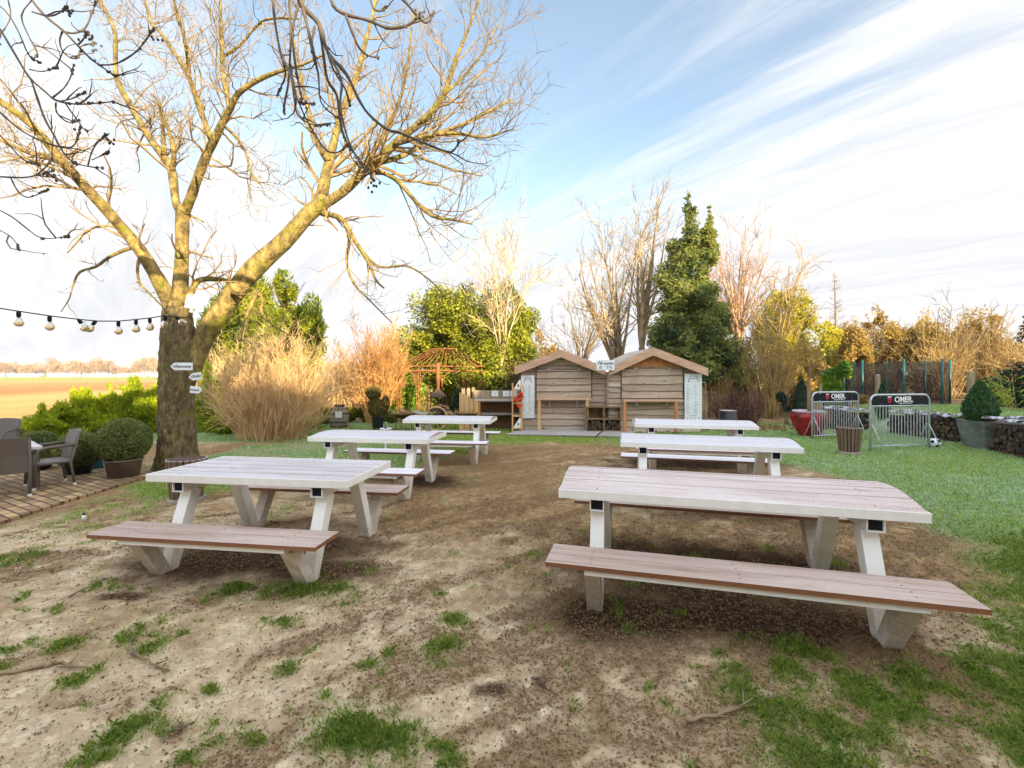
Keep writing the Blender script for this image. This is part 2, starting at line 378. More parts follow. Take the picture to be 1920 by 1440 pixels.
# cloud cover grows to the right of the clear patch and towards the horizon
n_ = unit(np.array([[.12,1,.75]]))[0]
dp = N(nt, 'ShaderNodeVectorMath', operation='DOT_PRODUCT'); nt.links.new(tc.outputs['Generated'], dp.inputs[0]); dp.inputs[1].default_value = tuple(n_)
def rng_(v_, a, b_, c, d):
    r_ = N(nt, 'ShaderNodeMapRange', interpolation_type='SMOOTHSTEP'); nt.links.new(v_, r_.inputs['Value'])
    for k_, q in zip(('From Min','From Max','To Min','To Max'), (a,b_,c,d)): r_.inputs[k_].default_value = q
    return r_.outputs[0]
away = rng_(dp.outputs['Value'], .97, .78, 0, .26)
low = rng_(sx.outputs[2], .46, .12, 0, .74)
right = rng_(sx.outputs[0], .08, .50, 0, .20)
s_ = math_(nt, 'ADD', math_(nt, 'MULTIPLY', streak, .9), math_(nt, 'MULTIPLY', fine, .62))
s_ = math_(nt, 'ADD', s_, math_(nt, 'MULTIPLY', big, .5))
s_ = math_(nt, 'ADD', math_(nt, 'ADD', s_, away), math_(nt, 'ADD', low, right))
cov = rng_(s_, .98, 1.62, VEIL, 1.0)
skyc = N(nt, 'ShaderNodeMix', data_type='RGBA', blend_type='MULTIPLY'); skyc.inputs[0].default_value = 1; nt.links.new(sky.outputs[0], skyc.inputs[6]); skyc.inputs[7].default_value = SKYGAIN
tex = math_(nt, 'ADD', math_(nt,'MULTIPLY',streak,.6), math_(nt,'MULTIPLY',fine,.4))
ct = rng_(tex, .36, .60, 0, 1)
cw = mixc(nt, ct, CLOUD_THIN, CLOUD)
# sky boosted overhead and on the sunny side, added as fill for the shade
boost = math_(nt, 'MAXIMUM', rng_(sx.outputs[1], .35, -.5, 1, BOOST), rng_(sx.outputs[2], .70, .95, 1, BOOST))
vm = N(nt, 'ShaderNodeVectorMath', operation='SCALE'); nt.links.new(mixc(nt, cov, skyc.outputs[2], cw), vm.inputs[0]); nt.links.new(boost, vm.inputs['Scale'])
nt.links.new(vm.outputs[0], bg.inputs[0])
sc.view_settings.view_transform = 'Standard'; sc.view_settings.look = 'None'; sc.view_settings.gamma = 1; sc.view_settings.exposure = EXPO
sc.render.film_transparent = False
cy = sc.cycles; cy.max_bounces = 6; cy.diffuse_bounces = 3; cy.glossy_bounces = 3; cy.transmission_bounces = 6; cy.transparent_max_bounces = 12; cy.caustics_reflective = False; cy.caustics_refractive = False

# ------------------------------------------------------------------ ground
def hash2(ix, iy, seed):
    h = np.sin(ix*127.1+iy*311.7+seed*74.7)*43758.5453; return h-np.floor(h)
def vnoise(x, y, seed=0):
    ix, iy = np.floor(x), np.floor(y); fx, fy = x-ix, y-iy; fx = fx*fx*(3-2*fx); fy = fy*fy*(3-2*fy)
    a, b_, c, d = hash2(ix,iy,seed), hash2(ix+1,iy,seed), hash2(ix,iy+1,seed), hash2(ix+1,iy+1,seed)
    return (a*(1-fx)+b_*fx)*(1-fy)+(c*(1-fx)+d*fx)*fy
def fbm(x, y, f, octv=4, seed=0):
    s, a, t = 0, 1, 0
    for o in range(octv): s = s+a*vnoise(x*f*2**o+o*13.7, y*f*2**o+o*7.3, seed+o); t += a; a *= .55
    return s/t
def poly_sd(x, y, poly):
    """signed distance to a polygon, positive inside"""
    d = np.full(x.shape, 1e9); ins = np.zeros(x.shape, bool); n = len(poly)
    for i in range(n):
        x0, y0 = poly[i][:2]; x1, y1 = poly[(i+1) % n][:2]; ex, ey = x1-x0, y1-y0
        t = np.clip(((x-x0)*ex+(y-y0)*ey)/(ex*ex+ey*ey+1e-12), 0, 1)
        d = np.minimum(d, np.hypot(x-x0-t*ex, y-y0-t*ey))
        c = ((y0 > y) != (y1 > y)) & (x < (x1-x0)*(y-y0)/(y1-y0+1e-12)+x0); ins ^= c
    return np.where(ins, d, -d)
def sstep(v, a, b_): t = np.clip((v-a)/(b_-a), 0, 1); return t*t*(3-2*t)
gp = lambda pts: [tuple(G(*p))[:2] for p in pts]
P_right = gp([(1130,830),(1230,846),(1330,856),(1470,876),(1580,922),(1690,978),(1790,1060),(1900,1170)])+[(6,2.2),(16,2.2),(16,15),(1.5,15)]
P_left = gp([(300,873),(470,838),(560,828),(760,818),(905,822),(885,850),(790,872),(660,900),(560,905),(470,925),(330,945),(250,925),(265,900)])
P_back = [(-14,10.9),(-3,10.4),(2.2,10.3),(2.4,16),(-14,16)]
P_br = gp([(1390,1225),(1560,1195),(1720,1215),(1830,1150),(1930,1090),(2150,1440),(1800,1560),(1450,1520),(1400,1400),(1360,1300)])
P_edge = gp([(60,985),(170,945),(300,905),(330,960),(230,985),(140,1000)])
TUFT = [(275,1190,36,26),(250,1385,60,44),(135,1285,28,14),(565,1110,115,16),(18,1050,36,28),(665,1370,75,48),(735,1400,70,45),(830,1222,40,26),
 (430,1385,52,18),(530,1255,28,12),(480,1395,22,10),(150,1428,60,24),(335,1425,30,14),(850,1165,26,12),(125,1215,26,14),(815,1408,28,18),(520,962,26,16),
 (285,1215,20,20),(185,1430,40,20),(300,1330,26,26),(600,1310,20,12),(395,1300,14,8),(440,1110,40,14),(840,1425,30,20),(1000,1040,16,6),(540,1168,22,8),(385,1360,22,10),
 (1560,1090,60,10),(1620,1110,70,10),(690,1250,20,8),(180,1262,14,8),(70,1212,20,8)]
TUFTW = []
for px, py, rx, ry in TUFT:
    g = G(px,py); TUFTW.append((g.x, g.y, rx*g.y/F, ry*g.y*g.y/(F*H)))
DAMP_SHADE = []  # damp soil patches that also carry painted contact shade under the tables
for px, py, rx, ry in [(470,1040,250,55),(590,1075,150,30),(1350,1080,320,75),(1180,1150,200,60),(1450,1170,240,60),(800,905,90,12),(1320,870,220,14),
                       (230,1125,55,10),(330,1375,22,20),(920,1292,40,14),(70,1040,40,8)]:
    g = G(px,py); DAMP_SHADE.append((g.x, g.y, rx*g.y/F, ry*g.y*g.y/(F*H)))
P_patio = gp([(-420,1075),(-80,1018),(0,985),(110,948),(240,908),(292,892),(286,884),(170,886),(0,888),(-260,890)])
def grass_mask(x, y):
    n1 = fbm(x, y, 1.3, 4, 3); n2 = fbm(x, y, 7, 3, 9)
    w_ = (n1-.5)*1.0
    g = sstep(poly_sd(x,y,P_right)+w_*1.2, -.25, .5)
    g = np.maximum(g, sstep(poly_sd(x,y,P_left)+w_*.9, -.15, .35)*(.55+.45*sstep(n1, .38, .55)))
    g = np.maximum(g, sstep(poly_sd(x,y,P_back)+w_*.8, -.2, .5))
    g = np.maximum(g, sstep(poly_sd(x,y,P_br)+w_*.9, -.15, .25)*(.12+.88*sstep(n2+.35*n1, .48, .84))*.66)
    g = np.maximum(g, sstep(poly_sd(x,y,P_edge)+w_*.5, -.1, .2)*sstep(n2, .38, .6)*.7)
    n3 = fbm(x, y, 15, 3, 17); br_ = sstep(n3*.6+n2*.4, .34, .62)
    for tx, ty, rx, ry in TUFTW:
        d2 = ((x-tx)/rx)**2+((y-ty)/ry)**2; g = np.maximum(g, np.minimum(1, 1.35*np.exp(-d2*1.15))*(.08+.92*br_)*.85)
    g = np.maximum(g, .55*sstep(n2*.7+n1*.3, .655, .74)*sstep(9-y, 0, 2))
    return g
def frost_mask(x, y):
    n1 = fbm(x, y, .9, 4, 21)
    f = sstep(x, 1.8, 5.5)*sstep(y, 1.6, 6.0)*.62
    f = np.maximum(f, sstep(-x, 1.0, 4.5)*sstep(y, 5.5, 8.0)*.75)
    return np.clip(f+(n1-.5)*1.3*(f > .02), 0, 1)
def bank(x, y):
    return .62*sstep(x, 10.3, 11.2)*sstep(y, 5.5, 8)
def micro(x, y, g):
    near = sstep(-y, -16, -8)
    big_ = (fbm(x,y,.7,3,31)-.5)*.05
    cl_ = fbm(x,y,9,4,41); fi = fbm(x,y,33,3,51)
    sand = sand_mask(x,y)
    h = big_+(np.abs(cl_-.5)*2)*.045*(1-.45*sand)*(1-.5*g)+(fi-.5)*.034*(1-.35*sand)
    pat = 1-sstep(poly_sd(x,y,P_patio), -.3, .05)
    return h*near*pat+.012*g*near*pat
def sand_mask(x, y):
    n1 = fbm(x,y,1.1,4,61); n2 = fbm(x,y,5,4,71)
    s = sstep(-x*.9-y*.75+3.7, .5, 2.1)
    s = s*sstep(-y, -5.0, -4.4); g = G(900,1400); s = np.maximum(s, sstep(1.9-np.hypot((x-.1)/1.5,(y-1.95)/.75), 0, 1.2)*.6)
    s = np.maximum(s, .45*sstep(n1, .50, .68))
    return np.clip(s*(.42+1.1*sstep(n2*.6+n1*.4, .34, .54)), 0, 1)
def debris_mask(x, y):
    c_, s_ = math.cos(.62), math.sin(.62); a = x*c_+y*s_; q = -x*s_+y*c_
    n1 = fbm(a*.8, q*3.2, 1.3, 5, 101); n2 = fbm(x, y, 12, 4, 111); n3 = fbm(x, y, 1.0, 3, 121)
    bias = .09*sstep(x+.55*(y-2), -1.2, 2.2)
    return sstep(n1*.55+n2*.33+n3*.2+bias, .555, .70)
def damp_shade_mask(x, y):
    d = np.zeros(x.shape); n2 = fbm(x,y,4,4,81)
    for tx, ty, rx, ry in DAMP_SHADE:
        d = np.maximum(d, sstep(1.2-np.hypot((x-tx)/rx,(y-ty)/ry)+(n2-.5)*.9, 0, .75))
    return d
def axis(lo, hi, s0, s1, ext, gr=1.16):
    a = [lo]
    while a[-1] < hi: a.append(a[-1]+s0+(s1-s0)*(a[-1]-lo)/(hi-lo))
    s = s1
    while a[-1] < ext: s *= gr; a.append(a[-1]+s)
    return a
def two_sided(c, hi, s0, ext):
    a = axis(0, hi, s0, s0*1.6, ext); return np.array(sorted([-q for q in a[1:]]+a))+c
xs = two_sided(0, 7, .028, 3500); ys = np.array(sorted([1.65-q for q in axis(0,.2,.05,.1,3500,1.4)[1:]]+axis(1.65, 10, .016, .10, 3500)))
X, Yg = np.meshgrid(xs, ys); x, y = X.ravel(), Yg.ravel()
gm = grass_mask(x,y); gm[(np.abs(x) > 60) | (y > 60)] = 0
z = micro(x,y,gm)+bank(x,y)
nx, ny = len(xs), len(ys)
idx = np.arange(nx*ny).reshape(ny,nx)
quads = np.stack([idx[:-1,:-1], idx[:-1,1:], idx[1:,1:], idx[1:,:-1]], -1).reshape(-1,4)
me = bpy.data.meshes.new('ground'); me.vertices.add(nx*ny); me.vertices.foreach_set('co', np.stack([x,y,z],1).astype(np.float32).ravel())
me.loops.add(quads.size); me.loops.foreach_set('vertex_index', quads.ravel().astype(np.int32)); me.polygons.add(len(quads)); me.polygons.foreach_set('loop_start', np.arange(0,quads.size,4,dtype=np.int32)); me.update(calc_edges=True)
me.polygons.foreach_set('use_smooth', [True]*len(quads))
far = sstep(np.where(x < 0, np.hypot(x*1.0, y), y*.6), 17, 24)
for nm, val in (('grassy', gm), ('sandy', sand_mask(x,y)), ('damp_shade', damp_shade_mask(x,y)), ('debris', debris_mask(x,y)), ('frosty', frost_mask(x,y)), ('field', far)):
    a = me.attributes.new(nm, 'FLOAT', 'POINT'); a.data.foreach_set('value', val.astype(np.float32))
m, nt, b = newmat('garden_ground')
at = lambda nm: N(nt, 'ShaderNodeAttribute', attribute_name=nm).outputs['Fac']
n1 = noise_fac(nt, 5, detail=8, rough=.7, lo=.35, hi=.66); n2 = noise_fac(nt, 42, detail=6, rough=.7, lo=.38, hi=.62); n3 = noise_fac(nt, 1.6, detail=6, lo=.38, hi=.64); n4 = noise_fac(nt, 15, detail=5, rough=.65, lo=.44, hi=.60)
n5 = noise_fac(nt, 95, detail=4, rough=.75, lo=.40, hi=.60); n6 = noise_fac(nt, 11, detail=7, rough=.75, lo=.46, hi=.56)
soil = mixc(nt, n2, lin(150,119,80), lin(200,168,122)); soil = mixc(nt, math_(nt,'MULTIPLY',n4,.35), soil, lin(222,194,152)); soil = mixc(nt, math_(nt,'MULTIPLY',math_(nt,'SUBTRACT',1.0,n6,True),.5), soil, lin(122,92,60)); soil = mixc(nt, math_(nt,'MULTIPLY',n5,.25), soil, lin(92,69,46))
n7 = noise_fac(nt, 260, detail=3, rough=.7, lo=.40, hi=.60); n8 = noise_fac(nt, 2.6, detail=9, rough=.72, lo=.46, hi=.60)
sandc = mixc(nt, n1, lin(255,234,200), lin(238,210,168)); sandc = mixc(nt, math_(nt,'MULTIPLY',n8,.35), sandc, lin(204,174,136)); sandc = mixc(nt, math_(nt,'MULTIPLY',n2,.2), sandc, lin(172,146,114)); sandc = mixc(nt, math_(nt,'MULTIPLY',math_(nt,'SUBTRACT',1.0,n6,True),.45), sandc, lin(160,132,100)); sandc = mixc(nt, math_(nt,'MULTIPLY',n5,.12), sandc, lin(134,108,80))
c = mixc(nt, at('sandy'), soil, sandc); c = mixc(nt, math_(nt,'MULTIPLY',at('debris'),math_(nt,'ADD',.35,math_(nt,'MULTIPLY',n6,.55)),True), c, mixc(nt, n2, lin(98,74,48), lin(150,120,84))); c = mixc(nt, math_(nt,'MULTIPLY',n7,.13), c, lin(104,82,58))
c = mixc(nt, math_(nt,'MULTIPLY',at('damp_shade'),.96), c, mixc(nt, n2, lin(34,25,18), lin(86,64,44)))
gr = mixc(nt, n1, lin(112,140,62), lin(140,158,86)); fg = mixc(nt, n2, lin(190,216,188), lin(130,170,110))
gr = mixc(nt, at('frosty'), gr, fg); gr = mixc(nt, math_(nt,'MULTIPLY',n4,.35), gr, lin(122,98,64))
c = mixc(nt, math_(nt,'MULTIPLY',at('grassy'),.85), c, gr)
# fields beyond the garden: pale stubble, ploughed brown, a strip of green
tcf = N(nt, 'ShaderNodeTexCoord'); sf = N(nt, 'ShaderNodeSeparateXYZ'); nt.links.new(tcf.outputs['Object'], sf.inputs[0])
wob = math_(nt, 'MULTIPLY', noise_fac(nt, .012, detail=3, lo=.3, hi=.7), 60)
dd = math_(nt, 'ADD', math_(nt, 'SUBTRACT', sf.outputs[1], math_(nt,'MULTIPLY',sf.outputs[0],.35)), wob)
rp = N(nt, 'ShaderNodeValToRGB'); rp.color_ramp.interpolation = 'LINEAR'
els = [(0,lin(150,120,72)),(.09,lin(168,124,74)),(.12,lin(196,158,96)),(.20,lin(204,166,106)),(.23,lin(176,124,74)),(.34,lin(188,140,88)),(.38,lin(200,160,100)),(.52,lin(196,150,92)),(.56,lin(150,160,74)),(.85,lin(156,166,86)),(1,lin(160,150,100))]
cr = rp.color_ramp
while len(cr.elements) < len(els): cr.elements.new(.5)
for e, (p_, c_) in zip(cr.elements, els): e.position = p_; e.color = c_
nt.links.new(math_(nt, 'DIVIDE', dd, 420, True), rp.inputs[0])
fc = mixc(nt, math_(nt,'MULTIPLY',noise_fac(nt, .35, (1,.2,1), detail=6),.25), rp.outputs[0], lin(150,110,70))
c = mixc(nt, at('field'), c, fc)
nt.links.new(c, b.inputs['Base Color']); b.inputs['Roughness'].default_value = .95; b.inputs['Specular IOR Level'].default_value = .15
bump(nt, b, math_(nt,'ADD',math_(nt,'ADD',math_(nt,'MULTIPLY',n2,.5),math_(nt,'MULTIPLY',n7,.25)),math_(nt,'MULTIPLY',math_(nt,'ADD',n4,n6),.9)), .6, .014)
tag(link_mesh('ground', me, m), kind='structure')

# patio of clay pavers
m, nt, b = newmat('clay_pavers')
tc = N(nt,'ShaderNodeTexCoord'); mp = N(nt,'ShaderNodeMapping'); mp.inputs['Rotation'].default_value = (0,0,R(28)); nt.links.new(tc.outputs['Object'], mp.inputs[0])
br = N(nt,'ShaderNodeTexBrick'); br.inputs['Scale'].default_value = 1; br.inputs['Brick Width'].default_value = .21; br.inputs['Row Height'].default_value = .105; br.inputs['Mortar Size'].default_value = .011; br.inputs['Mortar Smooth'].default_value = .3
br.inputs['Color1'].default_value = lin(206,170,124); br.inputs['Color2'].default_value = lin(128,98,68); br.inputs['Mortar'].default_value = lin(66,52,38); br.inputs['Bias'].default_value = 0
nt.links.new(mp.outputs[0], br.inputs['Vector'])
nt.links.new(mixc(nt, math_(nt,'MULTIPLY',noise_fac(nt, 2.5, detail=6),.5), br.outputs['Color'], lin(112,96,66)), b.inputs['Base Color']); b.inputs['Roughness'].default_value = .8
iv = math_(nt,'SUBTRACT',1.0,br.outputs['Fac']); bump(nt, b, iv, .8, .012)
mb = MB(); n = len(P_patio)
mb.add([(p[0],p[1],-.05) for p in P_patio]+[(p[0],p[1],.035) for p in P_patio], [tuple(range(n,2*n))]+[(i,(i+1)%n,n+(i+1)%n,n+i) for i in range(n)])
o = mb.build('patio', m); tag(o, kind='structure')
bmz = o.data; 
if bmz.polygons[0].normal.z < 0: bmz.flip_normals()

# grass blades
def blades(name, n, xr, yr, hgt, wid, seed, mat, want, label, fade=0):
    rng = np.random.default_rng(seed)
    u_ = rng.uniform(0,1,n); yy = yr[0]*(yr[1]/yr[0])**u_ ; xx = rng.uniform(xr[0],xr[1],n)
    xx = np.where(np.abs(xx) > yy*1.25+.6, xx*.0+999, xx)
    ok = xx < 900; xx, yy = xx[ok], yy[ok]
    gm_ = grass_mask(xx,yy); fm = frost_mask(xx,yy); pr = gm_**1.3*(fm if want == 'frost' else 1-.75*fm)
    if fade: pr = pr*(sstep(yy,3.0,4.8) if fade > 0 else 1-sstep(yy,3.0,4.8))
    pr[poly_sd(xx,yy,P_patio) > -.02] = 0
    keep = rng.uniform(0,1,len(xx)) < pr; xx, yy, gm_ = xx[keep], yy[keep], gm_[keep]
    zz = micro(xx,yy,gm_)+bank(xx,yy)-.004
    k = len(xx); p = np.stack([xx,yy,zz],1); a = rng.uniform(0,6.283,k); dirv = np.stack([np.cos(a),np.sin(a),0*a],1); side = np.stack([-np.sin(a),np.cos(a),0*a],1)
    s = (1+.12*(yy-2))[:,None]; h = hgt*rng.uniform(.45,1.3,(k,1))*(.55+.45*gm_[:,None])*(1+.03*(yy[:,None]-2)); w_ = wid*s*rng.uniform(.7,1.3,(k,1)); lean = rng.uniform(.15,1.1,(k,1))
    top = p+dirv*h*lean*.8+np.array((0,0,1))*h*np.sqrt(np.maximum(.05,1-.5*lean**2)); mid = p+dirv*h*lean*.25+np.array((0,0,1))*h*.55
    V = np.stack([p-side*w_*.5, p+side*w_*.5, mid+side*w_*.42, top, mid-side*w_*.42], 1)
    o = np_mesh(name, V, 5, rng.uniform(0,1,k), mat, None, (0,0,0)); tag(o, label, 'grass', kind='stuff'); return k
NG = [blades('grass', 1100000, (-6,6.5), (1.7,4.8), .046, .0022, 1, M['grass'], 'green', 'fresh green grass tufts and blades growing through the bare soil', -1),
      blades('grass', 500000, (-12,14), (3.0,15), .030, .0060, 2, M['grass'], 'green', 'short green lawn around the far picnic tables', 1),
      blades('frosted_grass', 600000, (-12,14), (1.9,15), .032, .0050, 3, M['frostgrass'], 'frost', 'pale frosted lawn grass on both sides of the garden')]
print('BLADES', NG)

# crumbs of soil and bits of straw lying on the bare ground
def crumbs(name, n, xr, yr, seed, mat, label, kind):
    rng = np.random.default_rng(seed); yy = yr[0]*(yr[1]/yr[0])**rng.uniform(0,1,n); xx = rng.uniform(xr[0],xr[1],n)
    cl_ = fbm(xx,yy,2.2,4,91); d = damp_shade_mask(xx,yy); g_ = grass_mask(xx,yy); sa = sand_mask(xx,yy)
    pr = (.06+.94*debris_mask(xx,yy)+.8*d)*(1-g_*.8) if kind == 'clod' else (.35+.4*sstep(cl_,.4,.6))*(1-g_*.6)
    pr[(np.abs(xx) > yy*1.2+.5) | (poly_sd(xx,yy,P_patio) > -.02)] = 0
    k = rng.uniform(0,1,n) < pr; xx, yy, g_ = xx[k], yy[k], g_[k]; m_ = len(xx); zz = micro(xx,yy,g_)
    if kind == 'clod':
        s = (.0022+.0075*rng.uniform(0,1,m_)**4)[:,None]*(1+.12*(yy[:,None]-2)); p = np.stack([xx,yy,zz+s[:,0]*.3],1)
        base = np.array([(1,0,0),(-.5,.87,0),(-.5,-.87,0),(0,0,1)],float); rot = rng.uniform(0,6.28,m_); c_, s_ = np.cos(rot), np.sin(rot)
        V = []
        for b_ in base:
            j = b_[None,:]*rng.uniform(.6,1.4,(m_,3)); V.append(p+s*np.stack([j[:,0]*c_-j[:,1]*s_, j[:,0]*s_+j[:,1]*c_, j[:,2]*.8-.15],1))
        V = np.stack(V,1); F_ = np.stack([V[:,[0,1,3]],V[:,[1,2,3]],V[:,[2,0,3]]],1).reshape(-1,3,3)
        o = np_mesh(name, F_, 3, np.repeat(rng.uniform(0,1,m_),3), mat, None, (0,0,0))
    else:
        p = np.stack([xx,yy,zz+.004],1); a = rng.uniform(0,6.28,m_); dv = np.stack([np.cos(a),np.sin(a),rng.normal(size=m_)*.15],1); sd_ = np.stack([-np.sin(a),np.cos(a),0*a],1); l = rng.uniform(.008,.030,(m_,1)); w_ = rng.uniform(.0008,.0018,(m_,1))
        o = np_mesh(name, np.stack([p-dv*l-sd_*w_,p-dv*l+sd_*w_,p+dv*l+sd_*w_,p+dv*l-sd_*w_],1), 4, rng.uniform(0,1,m_), mat, None, (0,0,0))
    tag(o, label, 'soil' if kind == 'clod' else 'straw', kind='stuff'); return m_
M['clod'] = leafmat('soil_crumb', lin(158,126,90), lin(92,69,46), 0); M['straw'] = leafmat('dead_grass', lin(164,140,100), lin(112,90,62), 0)
print('CRUMBS', crumbs('soil_crumbs', 420000, (-5,5), (1.7,6), 5, M['clod'], 'dark crumbs of trodden soil scattered over the bare ground', 'clod'), crumbs('straw', 16000, (-5,6), (1.7,6), 6, M['straw'], 'bits of dead grass lying on the bare ground', 'straw'))

# ------------------------------------------------------------------ picnic tables
def picnic_table(nl, nr, yaw, W, crown, top, bench, label, anchor='m', ends_open=False):
    a, b_ = G(*nl, z=.76), G(*nr, z=.76); L = (b_-a).length
    ud = Vector((math.cos(yaw), math.sin(yaw), 0)); vd = Vector((-ud.y, ud.x, 0)); mid = (a+b_)/2
    if anchor == 'r': mid = b_-ud*L/2
    c = mid+vd*W/2; c.z = 0
    t = thing('picnic_table', label, 'picnic table', c, 'white picnic tables', yaw)
    x0, x1, y0, y1 = -L/2, L/2, -W/2, W/2; zt = .76
    rgn = random.Random(label)
    # boards: five long planks, cupped across by the crown
    mb = MB(); nb = 5; in_ = .012
    arc = lambda q: crown*math.sin(math.pi*(q+.5))**.9 if crown and 0 < q+.5 < 1 else 0.0
    for i in range(nb):
        qa, qb = -.5+i/nb, -.5+(i+1)/nb
        ya, yb = y0+in_+(qa+.5)*(W-2*in_)+.0045, y0+in_+(qb+.5)*(W-2*in_)-.0045
        sub = 3; vs = []; fs = []
        for j in range(sub+1):
            q = qa+(qb-qa)*j/sub; yy = ya+(yb-ya)*j/sub; hz = arc(q)
            for xx in (x0+in_, x1-in_): vs += [(xx,yy,zt-.004+hz),(xx,yy,zt-.03+hz)]
        for j in range(sub):
            k = j*4; fs += [(k,k+2,k+6,k+4),(k+1,k+5,k+7,k+3),(k,k+4,k+5,k+1),(k+2,k+3,k+7,k+6)]
        fs += [(0,1,3,2),(sub*4,sub*4+2,sub*4+3,sub*4+1)]
        mb.add(vs, fs)
    mb.mi = {'mat':'darkiron','f':[]}
    def screws(xs_, ys_, zf):
        for xx in xs_:
            for yy in ys_:
                k = len(mb.f); mb.lathe([(.0048,zf(yy)-.004),(.0048,zf(yy)+.0012)], 8, (xx+rgn.uniform(-.006,.006),yy+rgn.uniform(-.006,.006),0)); mb.mi['f'] += list(range(k,len(mb.f)))
    bw_ = (W-2*in_)/nb
    screws((-(L/2-.27),L/2-.27), [y0+in_+bw_*(i+q) for i in range(nb) for q in (.28,.72)], lambda yy: zt-.004+arc((yy-y0-in_)/(W-2*in_)-.5))
    o = mb.build('tabletop', top, t, local=True)
    mb = MB(); fh = .062
    mb.box2((x0,y0,zt-fh),(x1,y0+.010,zt)); mb.box2((x0,y1-.010,zt-fh),(x1,y1,zt))
    mb.box2((x0,y0+.010,zt-fh),(x0+.010,y1-.010,zt)); mb.box2((x1-.010,y0+.010,zt-fh),(x1,y1-.010,zt))
    o = mb.build('table_frame', M['paint'], t, local=True); bevel(o, .003)
    lu = L/2-.27
    for s in (-1,1):
        mb = MB(); bw, bh, th = .10, .085, .008; zb = zt-fh; ya, yb = y0+.03, y1-.03
        mb.box2((s*lu-bw/2,ya,zb-bh),(s*lu+bw/2,yb,zb-bh+th)); mb.box2((s*lu-bw/2,ya,zb-bh+th),(s*lu-bw/2+th,yb,zb)); mb.box2((s*lu+bw/2-th,ya,zb-bh+th),(s*lu+bw/2,yb,zb))
        cb = mb.build('cross_beam', M['paint'], t, local=True)
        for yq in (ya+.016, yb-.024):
            mb = MB(); mb.box2((s*lu-bw/2+th+.001,yq,zb-bh+th+.001),(s*lu+bw/2-th-.001,yq+.008,zb-.002)); mb.build('shade_cap', M['black'], cb, local=True)  # black cap painted in for the shade inside the hollow beam end
    benches = []
    for s in (-1,1):
        yi, yo = s*(W/2+.13), s*(W/2+.45); zb = .415
        mb = MB(); ym = (yi+yo)/2
        for (p, q) in ((min(yi,yo),ym-.002),(ym+.002,max(yi,yo))): mb.box2((x0-.01,p,zb-.028),(x1+.01,q,zb))
        mb.mi = {'mat':'darkiron','f':[]}; screws((-lu,0,lu), (ym-.10,ym-.04,ym+.04,ym+.10), lambda yy: zb)
        o = mb.build('bench_seat', bench, t, local=True)
        mb = MB(); mb.box2((-lu-.04,ym+s*.10-.04,zb-.064),(lu+.04,ym+s*.10+.04,zb-.029)); mb.build('bench_rail', M['paint'], t, local=True)
        for e in (-1,1):
            mb = MB(); yf = s*(W/2+.07)
            mb.beam((e*lu,yf,-.02),(e*lu,s*(W/2-.17),zt-fh-.084),.098,.088,.098,.105)
            o1 = mb.build('leg', M['leg'], t, local=True); bevel(o1,.004)
            mb = MB(); mb.beam((e*lu,yf+s*.02,-.021),(e*lu,s*(W/2+.31),zb-.063),.100,.085,.100,.105)
            o1 = mb.build('leg', M['legsand'], t, local=True); bevel(o1,.004)
    return t
picnic_table((264,891),(650,902),R(-8),.85,0,M['top1'],M['bench'],'white picnic table with a flat frosted top, nearest on the left beside a slatted bin','r')
picnic_table((572,820),(802,824),R(-8.5),.82,.035,M['top2'],M['bench2'],'middle white picnic table of the left row, beside the frosted lawn','r')
picnic_table((751,788),(919,789),R(-7),.82,.045,M['top2'],M['bench2'],'farthest white picnic table of the left row, in front of the wagon wheel','r')
picnic_table((1047,917),(1748,963),R(-15),.86,.07,M['top'],M['bench'],'large picnic table nearest on the right with a cupped pinkish board top')
picnic_table((1163,828),(1509,841),R(-14.5),.84,.05,M['top2'],M['bench2'],'middle white picnic table of the right row, just behind the cupped pinkish one')
picnic_table((1191,795),(1422,799),R(-12),.82,.05,M['top2'],M['bench2'],'farthest white picnic table of the right row, in front of the right wooden hut')
# ------------------------------------------------------------------ the two wooden huts
def P(px, py, Y): return A(px,py,Y)
def boards(mb, xa, xb, za, zb, y, rng, pitch=.165, roof=None, lip=.026, wav=.011):
    """waney-edged lap boards facing -y, cut off under the roof line"""
    zc = za
    while zc < zb-.02:
        z1 = min(zc+pitch*rng.uniform(.9,1.12), zb); n = 18; ph = [rng.uniform(0,6.28) for _ in range(3)]; am = wav*rng.uniform(.5,1.5)
        sg = rng.uniform(-.008,.008); jy = rng.uniform(0,.006)
        cols = []
        for i in range(n+1):
            q = i/n; xx = xa+(xb-xa)*q
            lo = zc-.018+am*(math.sin(4*q+ph[0])+.6*math.sin(11*q+ph[1])+.3*math.sin(23*q+ph[2]))+sg*q
            hi = z1
            if roof: hi = min(hi, roof(xx))
            lo = max(lo, za)
            cols.append((xx,lo,hi) if hi-lo > .006 else None)
        tn = rng.random()
        if mb.t is None: mb.t = []; mb.mi = {'mat':'lapshade','f':[]}
        for i in range(n):
            c0, c1 = cols[i], cols[i+1]
            if not c0 or not c1: continue
            yl = y-lip-jy; yh = y-.004; vs = []
            for (xx,lo,hi) in (c0,c1):
                q = min(.012,(hi-lo)*.4)/(hi-lo); vs += [(xx,yl,lo),(xx,yl+.018,lo),(xx,yh,hi),(xx,yh+.018,hi),(xx,yl+(yh-yl)*q,lo+(hi-lo)*q)]
            k = len(mb.f); mb.add(vs, [(0,5,9,4),(0,1,6,5),(4,9,7,2),(1,3,8,6),(2,7,8,3),(0,4,2,3,1),(5,6,8,7,9)])
            mb.mi['f'] += [k,k+1]; mb.t += [tn]*10
        zc = z1
